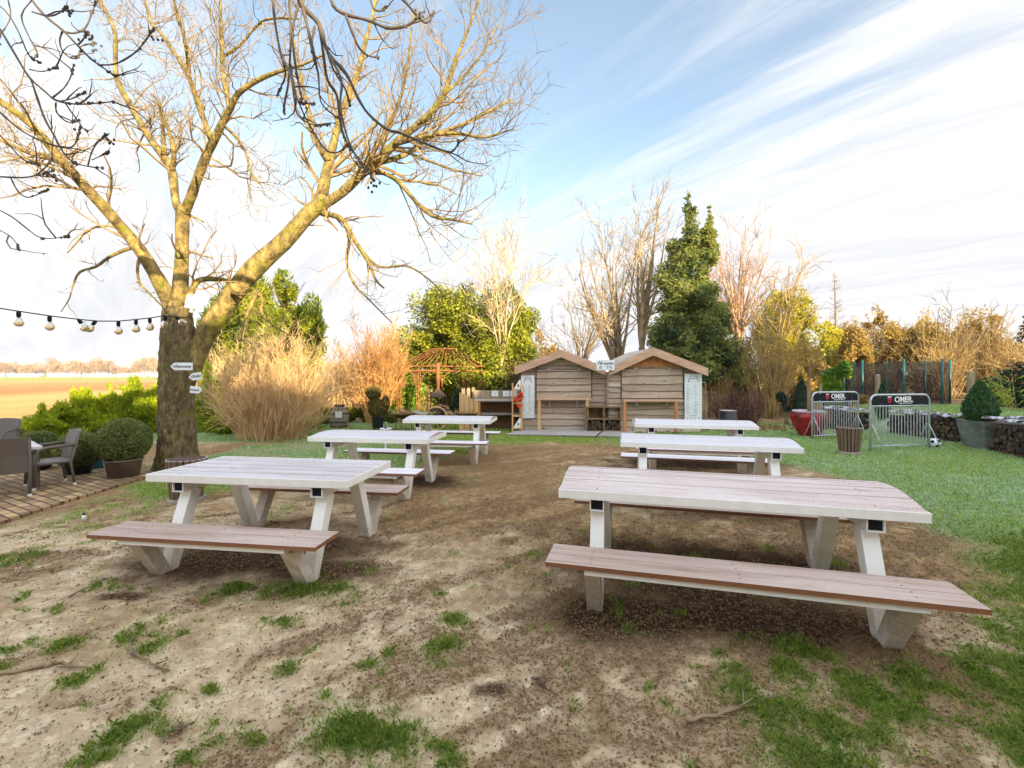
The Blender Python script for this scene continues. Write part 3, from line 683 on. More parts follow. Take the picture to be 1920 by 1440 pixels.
def menu_board(px0, px1, py0, py1, Y, label, seed):
    a, b_ = P(px0,py1,Y), P(px1,py0,Y); w_, h_ = b_.x-a.x, b_.z-a.z; rng = random.Random(seed)
    t = thing('menu_board', label, 'menu board', ((a.x+b_.x)/2, Y, a.z), 'menu boards on the huts')
    mb = MB(); mb.box2((a.x,Y,a.z),(b_.x,Y+.02,b_.z)); mb.build('panel', M['white'], t)
    X0 = lambda q: a.x+w_*q
    Z0 = lambda q: b_.z-h_*q
    mb = MB(); r = .006*h_
    for (x0,z0,x1,z1) in ((.32,.045,.20,.165),(.20,.165,.30,.155),(.30,.045,.72,.05),(.28,.10,.74,.105),(.70,.055,.72,.10),(.72,.105,.80,.155),(.76,.15,.86,.165)):
        p, q = Vector((X0(x0),Y-.002,Z0(z0))), Vector((X0(x1),Y-.002,Z0(z1))); mb.beam(p,q,.004,.010,side=Vector((0,1,0)))
    for k, xq in enumerate((.14,.34,.56,.8)): mb.box2((X0(xq),Y-.003,Z0(.955)),(X0(xq+.06),Y-.0005,Z0(.938)))
    mb.build('emblem', M['ink'], t)
    mb = MB()
    for c0 in (.10,.54):
        zq = .23
        while zq < .86:
            if rng.random() < .86:
                head = rng.random() < .15; L_ = rng.uniform(.10,.24)
                mb.box2((X0(c0),Y-.003,Z0(zq+.006)),(X0(c0+L_),Y-.0005,Z0(zq)))
                if not head: mb.box2((X0(c0+.30),Y-.003,Z0(zq+.006)),(X0(c0+.34),Y-.0005,Z0(zq)))
            zq += .0165
    mb.box2((X0(.28),Y-.003,Z0(.905)),(X0(.72),Y-.0005,Z0(.893)))
    mb.build('printed_lines', M['inkpale'], t)
def hut(xl, xr, Yf, rx, rz, el, er, hatch, shelf, label, seed, slats, fl, fr):
    rng = random.Random(seed); D = 2.3
    t = thing('wooden_hut', label, 'hut', ((xl+xr)/2,Yf,0), 'twin wooden huts')
    def roof(x_): return rz-(rz-el)*(rx-x_)/(rx-xl)-.10 if x_ < rx else rz-(rz-er)*(x_-rx)/(xr-rx)-.10
    mb = MB(); boards(mb, xl, xr, 0, 3, Yf, rng, roof=roof); mb.build('front_wall', M['board'], t)
    mb = MB(); mb.prism([(xl+.02,0),(xr-.02,0),(xr-.02,er-.13),(rx,rz-.13),(xl+.02,el-.13)], Yf+.02, Yf+.05); mb.build('inner_panel', M['board_gap'], t)
    for s_, xx in ((0,xl),(1,xr)):
        mb = MB(); zt = (el if s_ == 0 else er)-.13; zc = 0
        while zc < zt-.02:
            z1 = min(zc+.165, zt); x_a = xx+(-.02 if s_ == 0 else .02); mb.add([(x_a,Yf+.051,zc),(x_a,Yf+D,zc),(xx,Yf+D,z1),(xx,Yf+.051,z1),(xx+(.02 if s_ == 0 else -.02),Yf+.051,zc),(xx+(.02 if s_ == 0 else -.02),Yf+D,zc),(xx+(.02 if s_ == 0 else -.02),Yf+D,z1),(xx+(.02 if s_ == 0 else -.02),Yf+.051,z1)],
                [(0,3,2,1),(4,5,6,7),(0,4,7,3),(1,2,6,5),(0,1,5,4),(3,7,6,2)]); zc = z1
        mb.build('side_wall', M['board'], t)
    mb = MB(); mb.box2((xl,Yf+D+.001,0),(xr,Yf+D+.03,er-.15)); mb.build('back_wall', M['board'], t)
    # roof slabs and front fascia
    yo = Yf-.30
    for nm, (xa,za),(xb,zb) in (('roof_slope',fl,(rx,rz)),('roof_slope',(rx,rz),fr)):
        mb = MB(); th = .035
        mb.add([(xa,yo+.03,za-th),(xb,yo+.03,zb-th),(xb,Yf+D+.15,zb-th),(xa,Yf+D+.15,za-th),(xa,yo+.03,za),(xb,yo+.03,zb),(xb,Yf+D+.15,zb),(xa,Yf+D+.15,za)],
               [(3,2,1,0),(4,5,6,7),(0,1,5,4),(1,2,6,5),(2,3,7,6),(3,0,4,7)])
        r_ = mb.build(nm, M['rooffelt'], t)
        mb = MB(); fh = .205
        mb.add([(xa,yo,za-fh),(xb,yo,zb-fh),(xb,yo+.028,zb-fh),(xa,yo+.028,za-fh),(xa,yo,za+.012),(xb,yo,zb+.012),(xb,yo+.028,zb+.012),(xa,yo+.028,za+.012)],
               [(3,2,1,0),(4,5,6,7),(0,1,5,4),(1,2,6,5),(2,3,7,6),(3,0,4,7)])
        f_ = mb.build('fascia', M['fascia'], t)
        mb = MB()
        for q in (.2,.8): mb.lathe([(.013,0),(.013,.012)], 8, (xa+(xb-xa)*q,yo-.012,za+(zb-za)*q-.1), Matrix.Rotation(R(-90),3,'X'))
        mb.build('bolt', M['galv'], f_)
    if slats:
        mb = MB(); xa, za = rx, rz; xb, zb = fr
        for k in range(8):
            q = .16+k*.105; p0 = Vector((xa+(xb-xa)*q, 0, za+(zb-za)*q)); p1 = Vector((xa+(xb-xa)*(q+.10),0,za+(zb-za)*(q+.10)))
            mb.add([(p0.x,yo+.05,p0.z+.004),(p1.x,yo+.05,p1.z+.055),(p1.x,Yf+D,p1.z+.055),(p0.x,Yf+D,p0.z+.004),(p1.x,yo+.05,p1.z+.004),(p1.x,Yf+D,p1.z+.004)], [(0,1,2,3),(0,4,1),(1,4,5,2),(2,5,3)])
        mb.build('roof_shingles', M['frostroof'], t)
    gz_ = max(el,er)-.02; gl = [(x_,roof(x_)-.012) for x_ in np.linspace(xl,xr,40)]; gi = [q for q in gl if q[1] > gz_+.02]
    if not slats:
        mb = MB(); mb.prism([(gi[0][0],gz_),(gi[-1][0],gz_)]+gi[::-1], Yf-.062, Yf-.046); mb.build('sun_tinted_gable', M['orangewood'], t)  # orange wood colour stands in for sunlight on the gable
    # serving hatch
    (hx0,hy0,hx1,hy1) = hatch; a, b_ = P(hx0,hy1,Yf), P(hx1,hy0,Yf)
    mb = MB(); boards(mb, a.x, b_.x, a.z, b_.z, Yf-.034, rng, pitch=(b_.z-a.z)/4.02, wav=.007); hb = mb.build('hatch', M['board'], t)
    mb = MB(); mb.box2((a.x-.015,Yf-.033,b_.z+.004),(b_.x+.015,Yf-.026,b_.z+.016)); mb.box2((a.x-.018,Yf-.055,a.z),(a.x-.004,Yf-.02,b_.z)); mb.box2((b_.x+.004,Yf-.055,a.z),(b_.x+.018,Yf-.02,b_.z)); mb.build('hatch_trim', M['board_gap'], hb)
    mb = MB()
    for q in (.22,.78): mb.box2((a.x+(b_.x-a.x)*q-.05,Yf-.064,b_.z-.012),(a.x+(b_.x-a.x)*q+.05,Yf-.060,b_.z+.022))
    mb.build('hinge', M['galv'], hb)
    # serving shelf with posts
    sx0, sx1, sy, legs, lm, brk = shelf; a, b_ = P(sx0,sy,Yf-.1), P(sx1,sy,Yf-.1)
    mb = MB(); mb.box2((a.x,Yf-.34,a.z-.035),(b_.x,Yf-.062,a.z+.02)); o = mb.build('serving_shelf', M['fascia'], t); bevel(o,.004)
    for lx in legs:
        p = P(lx,sy,Yf-.3); mb = MB(); mb.box2((p.x-.04,Yf-.33,.05),(p.x+.04,Yf-.25,a.z-.036)); o2 = mb.build('shelf_post', M[lm], t); bevel(o2,.004)
    for lx in brk:
        p = P(lx,sy,Yf-.1); mb = MB(); mb.box2((p.x-.015,Yf-.072,a.z-.25),(p.x+.015,Yf-.064,a.z-.036)); mb.beam((p.x,Yf-.07,a.z-.24),(p.x,Yf-.28,a.z-.04),.02,.012); mb.build('bracket', M['galv'], t)
    return t
m, nt, b = newmat('frosted_roof'); nt.links.new(mixc(nt, noise_fac(nt, 3, (1,4,1)), lin(214,216,220), lin(178,178,184)), b.inputs['Base Color']); M['frostroof'] = m
M['rooffelt'] = mottled('roof_felt', lin(176,168,160), lin(136,126,118), 5)
YL, YR = 12.85, 12.55
xm = P(1136,700,YL).x
hut(P(982,700,YL).x, xm-.012, YL, P(1052,657,YL-.3).x, P(1052,656,YL-.3).z, P(966,690,YL-.3).z+.06, P(1136,690,YL-.3).z+.02, (1006,693,1108,746), (1006,1106,747,(1011,1101),'newwood',(1030,1082)),
    'left wooden hut with grey waney boards, a closed hatch and frosted white roof slats', 5, True, (P(966,688,YL-.3).x,P(966,688,YL-.3).z), (P(1136,690,YL-.3).x,P(1136,690,YL-.3).z))
hut(xm+.012, P(1313,700,YR).x, YR, P(1225,653,YR-.3).x, P(1225,652,YR-.3).z, P(1140,690,YR-.3).z+.02, P(1328,690,YR-.3).z+.06, (1165,691,1279,747), (1166,1275,750,(1171,1268),'orangewood',(1193,1249)),
    'right wooden hut with an orange sun-tinted gable board and orange shelf posts', 9, False, (P(1142,690,YR-.3).x,P(1142,690,YR-.3).z), (P(1328,691,YR-.3).x,P(1328,691,YR-.3).z))
menu_board(977,1002,704,784,YL-.12,'tall pale blue menu board at the left end of the left hut',3)
menu_board(1284,1316,701,788,YR-.12,'tall pale blue menu board at the right end of the right hut',4)
a, b_ = P(1119,694,YR-.42), P(1152,675,YR-.42); ys_ = YR-.42
t = thing('order_sign', 'white Hier bestellen sign hung between the two hut roofs', 'sign', ((a.x+b_.x)/2,ys_,a.z))
mb = MB(); mb.box2((a.x,ys_,a.z),(b_.x,ys_+.06,b_.z)); mb.build('panel', M['white'], t)
cxm = (a.x+b_.x)/2
lettering('H', .15, M['ink'], t, (a.x+.055,ys_-.002,a.z+.185), shear=.5)
lettering('ier bestellen', .088, M['ink'], t, (cxm+.035,ys_-.002,a.z+.18), bold=.0012, sx=.82)
mb = MB()
def ring(mb, pts, r_=.006): mb.tube([Vector((p[0],ys_-.003,p[1])) for p in pts], r_, 4)
zc_ = a.z+.075; x_ = a.x+.10
ring(mb, [(x_-.03,zc_+.01),(x_-.035,zc_-.03),(x_+.03,zc_-.03),(x_+.035,zc_+.005),(x_+.01,zc_+.012),(x_,zc_+.04),(x_-.01,zc_+.012),(x_-.03,zc_+.01)])
x_ = b_.x-.18; ring(mb, [(x_-.025,zc_+.04),(x_,zc_+.01),(x_+.025,zc_+.04),(x_-.025,zc_+.04)]); ring(mb, [(x_,zc_+.01),(x_,zc_-.04)])
x_ = b_.x-.10; ring(mb, [(x_,zc_-.035),(x_-.035,zc_+.01),(x_-.02,zc_+.035),(x_,zc_+.02),(x_+.02,zc_+.035),(x_+.035,zc_+.01),(x_,zc_-.035)])
mb.build('icons', M['ink'], t)
# slatted frame leaning at the right side of the right hut
xr_ = P(1313,700,YR).x
t = thing('slatted_rack', 'grey slatted rack leaning against the right side of the huts', 'rack', (xr_+.1,YR+.1,0))
mb = MB()
for k in range(15): mb.box2((xr_+.035,YR+.12,.12+k*.075),(xr_+.19,YR+.15,.16+k*.075))
mb.build('slats', M['slat'], t)
for xx in (xr_+.03, xr_+.195):
    mb = MB(); mb.box2((xx-.012,YR+.10,0),(xx+.012,YR+.119,1.3)); mb.build('upright', M['postwood'], t)
mb = MB(); mb.tube([(xr_+.03,YR+.11,1.3),(xr_+.03,YR+.11,1.37),(xr_+.195,YR+.11,1.37),(xr_+.195,YR+.11,1.3)],.01,6); mb.build('top_hoop', M['galv'], t)

# frosted decks in front of the huts
def deck(quad, label):
    c = sum((Vector(q) for q in quad), Vector())/4
    t = thing('wooden_deck', label, 'deck', (c.x,c.y,0), 'decks before the huts')
    mb = MB(); n = 9; q = [Vector(p) for p in quad]     # fl, fr, br, bl
    for i in range(n):
        s0, s1 = i/n+.006, (i+1)/n-.006
        e = [q[0].lerp(q[3],s0), q[1].lerp(q[2],s0), q[1].lerp(q[2],s1), q[0].lerp(q[3],s1)]
        mb.add([(p.x,p.y,.025) for p in e]+[(p.x,p.y,.055) for p in e], [(3,2,1,0),(4,5,6,7),(0,1,5,4),(1,2,6,5),(2,3,7,6),(3,0,4,7)])
    mb.build('planks', M['greywood'], t)
    mb = MB()
    for s in (.08,.5,.92): mb.beam(q[0].lerp(q[1],s)+Vector((0,0,.004)), q[3].lerp(q[2],s)+Vector((0,0,.004)), .06, .038)
    mb.build('joists', M['postwood'], t)
fl = lambda p: (p.x,p.y,0)
deck((fl(G(946,818)),fl(G(1116,821)),fl(G(1134,808)),fl(G(984,807))), 'long frosted plank deck in front of the left hut')
deck((fl(G(1121,821)),fl(G(1196,823)),fl(G(1182,808)),fl(G(1137,808))), 'short frosted plank deck in front of the firewood crates')

# firewood crates
def crate(x0, z0, Y, w_, h_, label):
    t = thing('wooden_crate', label, 'crate', (x0+w_/2,Y,z0), 'open crates stacked between the huts'); d = .34; th = .022
    mb = MB()
    mb.box2((x0,Y,z0),(x0+w_,Y+d,z0+th)); mb.build('bottom', M['cratewood'], t)
    mb = MB(); mb.box2((x0,Y,z0+h_-th),(x0+w_,Y+d,z0+h_-.002)); mb.build('top_board', M['cratewood'], t)
    for xx in (x0, x0+w_-th):
        mb = MB(); mb.box2((xx,Y+.001,z0+th+.001),(xx+th,Y+d-.001,z0+h_-th-.001)); mb.build('side', M['cratewood'], t)
    mb = MB(); n = 6
    for k in range(n): mb.box2((x0+th+(w_-2*th)*k/n+.004,Y+d-.02,z0+th+.002),(x0+th+(w_-2*th)*(k+1)/n-.004,Y+d,z0+h_-th-.002))
    mb.build('back_slats', M['cratewood'], t)
LOGS = None
def make_log():
    """a split quarter log, 0.3 m long along y, about 0.1 m across"""
    mb = MB(); prof = [(0,0)]+[(.11*math.cos(a_),.11*math.sin(a_)) for a_ in np.linspace(R(10),R(95),5)]
    mb.prism([(x_-.045,z_-.045) for x_,z_ in prof], -.15, .15); return mb
m, nt, b = newmat('split_firewood')
g = N(nt,'ShaderNodeNewGeometry'); s_ = N(nt,'ShaderNodeSeparateXYZ'); tcx = N(nt,'ShaderNodeTexCoord'); s2_ = N(nt,'ShaderNodeSeparateXYZ'); nt.links.new(tcx.outputs['Normal'], s2_.inputs[0])
endf = math_(nt,'GREATER_THAN', math_(nt,'ABSOLUTE',s2_.outputs[1]), .8)
oi = N(nt,'ShaderNodeObjectInfo')
cc = mixc(nt, oi.outputs['Random'], lin(98,78,56), lin(36,29,23)); cb = mixc(nt, noise_fac(nt,12), lin(72,58,48), lin(48,38,32))
nt.links.new(mixc(nt, endf, cb, cc), b.inputs['Base Color']); b.inputs['Roughness'].default_value = .85; M['log'] = m
_log = {}
def firewood(spots, label, group, rng):
    """spots: (x, y, z, heading of the log's axis, scale)"""
    for k, (x_, y_, z_, hd, s_) in enumerate(spots):
        if 'o' not in _log:
            o = make_log().build('firewood_log', M['log'], None); _log['o'] = o
        else: o = _log['o'].copy(); col.objects.link(o)
        o.location = (x_,y_,z_); o.rotation_mode = 'QUATERNION'
        o.rotation_quaternion = Matrix.Rotation(hd,4,'Z').to_quaternion() @ Matrix.Rotation(rng.uniform(0,6.28),4,'Y').to_quaternion(); o.scale = (s_,rng.uniform(.9,1.05),s_)
        tag(o, label, 'log', group)
YC = 12.33; p0 = P(1101,789,YC).x; p1 = P(1133,789,YC).x; p2 = P(1164,789,YC).x; hh = .33; zb_ = .056
crate(p0,zb_,YC,p1-p0-.004,hh,'crate full of firewood at the bottom left of the crate stack'); crate(p1,zb_,YC,p2-p1-.004,hh,'crate full of firewood at the bottom right of the crate stack')
crate(p0,zb_+hh,YC,p1-p0-.004,hh,'empty crate on top at the left of the crate stack'); crate(p1,zb_+hh,YC,p2-p1-.004,hh,'empty crate on top at the right of the crate stack')
rg = random.Random(4)
for q, (xa,xb) in enumerate(((p0,p1),(p1,p2))):
    sp = []
    for r_ in range(4):
        for c_ in range(5 if r_ < 3 else 3): sp.append((xa+.075+c_*.078+(r_%2)*.02+rg.uniform(-.01,.01)+(0 if r_ < 3 else .05), YC+.16+rg.uniform(-.02,.01), zb_+.07+r_*.057, 0, .62))
    firewood(sp, ('split log in the bottom left firewood crate','split log in the bottom right firewood crate')[q], ('logs in the left crate','logs in the right crate')[q], rg)

# toy rack left of the huts
YK = 12.4; xa, xb = P(961,760,YK).x, P(979,760,YK).x
t = thing('toy_rack', 'narrow pale wooden rack holding colourful toys, left of the left menu board', 'rack', ((xa+xb)/2,YK,0))
for xx in (xa,xb):
    for yy in (YK,YK+.3):
        mb = MB(); mb.box2((xx-.02,yy-.02,0),(xx+.02,yy+.02,1.36 if xx == xa else 1.05)); mb.build('post', M['newwood'], t)
shz = [P(970,p_,YK).z for p_ in (730,755,779,802)]
for zz in shz:
    mb = MB(); mb.box2((xa+.021,YK-.03,zz-.03),(xb-.021,YK+.32,zz)); mb.build('shelf', M['newwood'], t)
M['yellow'] = mottled('yellow_plastic', lin(236,206,60), lin(226,190,40), 5, bmp=0); M['whiteplastic'] = mottled('white_plastic', lin(232,234,236), lin(220,222,226), 5, bmp=0); M['redplastic'] = mottled('red_orange_plastic', lin(214,66,34), lin(190,48,26), 5, bmp=0)
for zz, lb in ((shz[0],'white wedge-shaped toy with yellow side on the top shelf of the rack'),(shz[3],'white wedge-shaped toy with yellow side on the lowest shelf of the rack')):
    x0, x1 = xa+.03, xb-.0; t2 = thing('wedge_toy', lb, 'toy', ((x0+x1)/2,YK+.05,zz), 'wedge toys on the rack')
    mb = MB(); h_ = .25; mb.prism([(x0,zz),(x0+.17,zz),(x0+.20,zz+h_),(x0+.16,zz+h_+.01)], YK-.02, YK+.2); o = mb.build('white_shell', M['whiteplastic'], t2); bevel(o,.01,3)
    mb = MB(); mb.prism([(x0+.171,zz),(x1,zz),(x1+.01,zz+.12),(x0+.203,zz+h_)], YK-.018, YK+.198); o = mb.build('yellow_shell', M['yellow'], t2); bevel(o,.01,3)
    mb = MB(); mb.ball((x0+.125,YK-.021,zz+.10),(.022,.006,.04),10,6); mb.build('dark_slot', M['dark'], t2)
x0 = xa+.04; zz = shz[1]
t2 = thing('red_toy', 'bright red ring-shaped toy hanging over the middle shelf of the rack', 'toy', (x0+.12,YK,zz))
mb = MB(); mb.tube([(x0+.0,YK-.05,zz+.02),(x0+.05,YK-.07,zz+.12),(x0+.14,YK-.07,zz+.24),(x0+.21,YK-.06,zz+.27),(x0+.24,YK-.05,zz+.16),(x0+.15,YK-.06,zz+.08),(x0+.05,YK-.06,zz+.04),(x0,YK-.05,zz+.02)], .035, 8); mb.build('ring', M['redplastic'], t2, True)
mb = MB(); mb.prism([(x0+.06,zz-.05),(x0+.15,zz-.18),(x0+.24,zz-.04)], YK-.09, YK-.035); mb.build('flap', M['redplastic'], t2)

# bar counter
YB = 13.3; t = thing('bar_counter', 'L-shaped rustic bar counter of pale boards with three small notices', 'bar counter', (P(915,800,YB).x,YB,0))
zz = lambda py: P(900,py,YB).z
ex = [P(865+8.6*k,800,YB).x for k in range(6)]; tops = [735,738,744,749,752]
mb = MB()
for k in range(4):
    z0_, z1_ = zz(tops[k]), zz(tops[k+1]); xq = [ex[k]+.004+(ex[k+1]-ex[k]-.008)*i/4 for i in range(5)]
    zt_ = [z0_+(z1_-z0_)*i/4+.02*math.sin(math.pi*i/4) for i in range(5)]
    mb.prism([(xq[0],0),(xq[-1],0)]+[(xq[i],zt_[i]) for i in range(4,-1,-1)], YB-.55+.02*k, YB-.52+.02*k)
mb.build('end_panel', M['newwood'], t)
mb = MB()
for k, px in enumerate((869,878.5,888)):
    xq = P(px,740,YB+.3).x; zt_ = P(px,728-1.2*k,YB+.3).z; mb.prism([(xq-.05,0),(xq+.05,0),(xq+.05,zt_-.05)]+[(xq+.05*math.cos(a_),zt_-.05+.05*math.sin(a_)) for a_ in np.linspace(R(30),R(150),4)]+[(xq-.05,zt_-.05)], YB+.28+.002*k, YB+.31+.002*k)
mb.build('pickets', M['postwood'], t)
xl_, xr2 = ex[3]-.05, P(974,760,YB).x
mb = MB(); mb.box2((xl_,YB+.10,zz(752)),(xr2,YB+.13,zz(732))); mb.build('back_board', M['postwood'], t)
mb = MB(); mb.box2((ex[3],YB-.45,zz(751.5)),(xr2,YB+.098,zz(749))); mb.build('counter_top', M['greywood'], t)
mb = MB(); mb.box2((ex[4]+.06,YB-.40,zz(776)),(xr2,YB+.05,zz(773.5))); mb.build('shelf', M['greywood'], t)
mb = MB(); mb.box2((ex[4]-.02,YB+.06,0),(xr2,YB+.09,zz(752)-.002)); mb.build('inner_back', M['brownwood'], t)
mb = MB(); mb.box2((ex[4]-.03,YB-.44,0),(ex[4]+.05,YB-.36,zz(752)-.002)); mb.build('front_post', M['orangewood'], t)
for px, lb in ((928,1),(949,2),(963,3)):
    pa, pb = P(px-6,743,YB+.08), P(px+6,733,YB+.08)
    t3 = thing('notice', ('','white paper notice nearest the pickets on the bar counter','white paper notice in the middle of the bar counter back','white paper notice half behind the toy rack on the bar counter')[lb], 'notice', ((pa.x+pb.x)/2,YB+.08,pa.z), 'notices on the bar counter')
    mb = MB(); mb.box2((pa.x,YB+.085,pa.z),(pb.x,YB+.097,pb.z)); mb.build('sheet', M['white'], t3)
    mb = MB()
    for q, (u0,u1) in ((.25,(.35,.65)),(.5,(.2,.8)),(.72,(.3,.7))): mb.box2((pa.x+(pb.x-pa.x)*u0,YB+.082,pb.z+(pa.z-pb.z)*(q+.05)),(pa.x+(pb.x-pa.x)*u1,YB+.0845,pb.z+(pa.z-pb.z)*(q-.03)))
    mb.build('printed_lines', M['inkpale'], t3)

# ------------------------------------------------------------------ slatted bins
def slat_bin():
    t = thing('slatted_bin', 'x', 'litter bin', (0,0,0), 'round slatted wooden bins')
    mb = MB(); mb.lathe([(.255,0),(.26,.012),(.26,.06),(.25,.068),(.0,.068)], 24); mb.build('base', M['concrete'], t, local=True)
    n = 20; mb = MB()
    for k in range(n):
        a_ = 2*math.pi*k/n; c_, s_ = math.cos(a_), math.sin(a_)
        mb.beam((c_*.205,s_*.205,.075),(c_*.262,s_*.262,.555),.046,.022,.062,.022, side=Vector((-s_,c_,0)))
    mb.build('slats', M['slat'], t, local=True)
    mb = MB(); mb.lathe([(.18,.069),(.235,.54),(.225,.54),(.17,.10),(.0,.10)], 24); mb.build('liner', M['dark'], t, True, local=True)
    mb = MB(); mb.lathe([(.215,.545),(.255,.545),(.255,.552),(.215,.552)], 24); mb.build('rim', M['darkiron'], t, local=True)
    return t
b1 = slat_bin(); b1.location = fl(G(350,941)); b1['label'] = 'round slatted wooden bin behind the nearest left picnic table, by the tree trunk'
b2 = copy_tree(b1); b1.scale = (.80,.80,.97); b2.scale = (.79,.79,.97); b2.location = fl(G(1592,852)); b2['label'] = 'round slatted wooden bin in front of the steel barriers on the right lawn'

# ------------------------------------------------------------------ barriers with banners
def barrier(pl, pr, Hh, label, nbar):
    a, b_ = G(*pl), G(*pr); L = (b_-a).length; rz_ = math.atan2(b_.y-a.y, b_.x-a.x)
    t = thing('steel_barrier', label, 'barrier', (a+b_)/2, 'steel barriers with black banners', rz_); x0, x1 = -L/2, L/2; r = .021; rc = .14
    pts = [(x0,0,0),(x0,0,Hh-rc)]+[(x0+rc-rc*math.cos(q),0,Hh-rc+rc*math.sin(q)) for q in np.linspace(.3,math.pi/2,5)]+[(x1-rc+rc*math.sin(q),0,Hh-rc+rc*math.cos(q)) for q in np.linspace(0,math.pi/2-.3,5)]+[(x1,0,Hh-rc),(x1,0,0)]
    mb = MB(); mb.tube(pts, r, 8); mb.build('frame', M['galv'], t, True, local=True)
    zb = Hh-.235
    mb = MB(); mb.tube([(x0,0,zb),(x1,0,zb)], .016, 8); mb.tube([(x0,0,.10),(x1,0,.10)],.014,8); mb.build('rails', M['galv'], t, True, local=True)
    for k in range(nbar):
        mb = MB(); xx = x0+L*(k+1)/(nbar+1); mb.tube([(xx,0,.10),(xx,0,zb)], .0085, 6, False); mb.build('bar', M['galv'], t, True, local=True)
    mb = MB(); e = .024; rr = rc-e
    mb.prism([(x0+e,zb+.02),(x1-e,zb+.02)]+[(x1-e-rr+rr*math.cos(q),Hh-e-rr+rr*math.sin(q)) for q in np.linspace(0,math.pi/2,6)]+[(x0+e+rr-rr*math.sin(q),Hh-e-rr+rr*math.cos(q)) for q in np.linspace(0,math.pi/2,6)], -.012, -.006)
    bn = mb.build('banner', M['black'], t, local=True)
    s = L/1.15; zc = (Hh-e+zb+.02)/2+.01
    for nm, tx, sz, dx, dz, mt, bo in (('lettering','OMER.',.125*s,.06*s,.005,'lettering',.004),('tagline','TRADITIONAL BLOND',.026*s,.08*s,-.072,'lettering',0)):
        o = lettering(tx, sz, M[mt], t, rootloc(t)+Vector((dx,-.0145,zc+dz)), bold=bo, name=nm); o.parent = bn
    mb = MB(); xs_ = -.22*s; h_ = .055*s
    mb.prism([(xs_-.035*s,zc-.005),(xs_-.025*s,zc-.035*s),(xs_,zc-.052*s),(xs_+.025*s,zc-.035*s),(xs_+.035*s,zc-.005),(xs_+.035*s,zc+h_*.72),(xs_-.035*s,zc+h_*.72)], -.016, -.0125); mb.build('shield', M['redlogo'], bn, local=True)
    mb = MB(); mb.box2((xs_-.035*s,-.016,zc+h_*.78),(xs_+.035*s,-.0125,zc+h_*1.05)); mb.build('crown_band', M['lettering'], bn, local=True)
    mb = MB(); mb.prism([(xs_-.014*s,zc+.012),(xs_-.012*s,zc-.014*s),(xs_,zc-.024*s),(xs_+.012*s,zc-.014*s),(xs_+.014*s,zc+.012)], -.018, -.0162); mb.build('shield_face', M['black'], bn, local=True)
    mb = MB()
    for q in (.15,.5,.85):
        for zq in (zb+.03,Hh-.035): mb.ball((x0+L*q,-.015,zq),.009,8,5)
    mb.build('eyelets', M['galv'], bn, local=True)
    for xx in (x0+.03,x1-.03):
        mb = MB(); mb.tube([(xx,-.28,.0),(xx,-.015,.55),(xx,.015,.55),(xx,.28,.0)], .010, 6); mb.build('foot', M['galv'], t, True, local=True)
    return t
barrier((1523,825),(1609,821),1.155,'steel barrier with a black OMER banner in front of the red glazed pot',18)
barrier((1632,846),(1742,842),1.165,'steel barrier with a black OMER banner next to the white football',18)

# football
c = G(1752,840); c.z = .11
t = thing('football', 'white and black football on the grass beside a steel barrier', 'ball', (c.x,c.y,.004))
mb = MB(); mb.ball(c, .11, 24, 16); mb.build('cover', M['whiteplastic'], t, True)
mb = MB(); ph = (1+5**.5)/2
for v_ in [(0,i,j*ph) for i in (-1,1) for j in (-1,1)]+[(i,j*ph,0) for i in (-1,1) for j in (-1,1)]+[(j*ph,0,i) for i in (-1,1) for j in (-1,1)]:
    d = (Matrix.Rotation(.5,3,'X') @ Matrix.Rotation(.3,3,'Z') @ Vector(v_)).normalized(); a_ = d.orthogonal().normalized(); b2_ = d.cross(a_)
    mb.add([c+(d*.111+(a_*math.cos(q)+b2_*math.sin(q))*.036) for q in np.linspace(0,2*math.pi,6)[:-1]], [(0,1,2,3,4)])
mb.build('dark_patches', M['black'], t)

# ------------------------------------------------------------------ red pot, tubs, planters, posts
g = G(1517,818); rr = 30.5*g.y/F
t = thing('red_pot', 'large glossy red glazed pot with a frosted rim behind the left barrier', 'pot', g)
mb = MB(); mb.lathe([(rr*.50,0),(rr*.56,.04),(rr*.74,.17),(rr*.90,.31),(rr*.985,.43),(rr,.50),(rr*.985,.56),(rr*.93,.61),(rr*.90,.625)], 40, g); mb.build('body', M['redpot'], t, True)
mb = MB(); mb.lathe([(rr*.90,.626),(rr*.91,.65),(rr*.87,.668),(rr*.80,.66),(rr*.79,.60),(0,.60)], 40, g); mb.build('rim', M['frostrim'], t, True)
mb = MB(); mb.lathe([(rr*.81,.61),(rr*.4,.625),(0,.63)], 20, g); mb.build('soil', M['brownwood'], t)
g2 = g.copy(); g2.z = .61
tt = thing('standard_tree', 'small bare-stemmed tree with thin brown-green crown growing in the red pot', 'tree', g2)
mb = MB(); rg = random.Random(8); top = A(1514,690,g.y); pts, rad = chain((g.x,g.y,.61),(0,0,1),top.z-.61,.045,rg,6,.0,.02,.7); mb.tube(pts,rad,8); mb.build('trunk', M['stem'], tt, True)
mb = MB()
for k in range(16):
    q = rg.uniform(.72,1.0); p,d,r = along(pts,rad,q); a_ = rg.uniform(0,6.28); dd = Vector((math.cos(a_),math.sin(a_),rg.uniform(.3,1.3)))
    cp, cr_ = chain(p,dd,rg.uniform(.5,1.05),.014,rg,5,.08,.18); mb.tube(cp,cr_,4,False); sprout(mb,cp,cr_,rg,[(9,.15,.4,45,.05,.5,.003,.2),(6,.08,.2,40,.05,.6,.002,.2)])
mb.build('twigs', M['stem'], tt)
ctr = A(1502,662,g.y)
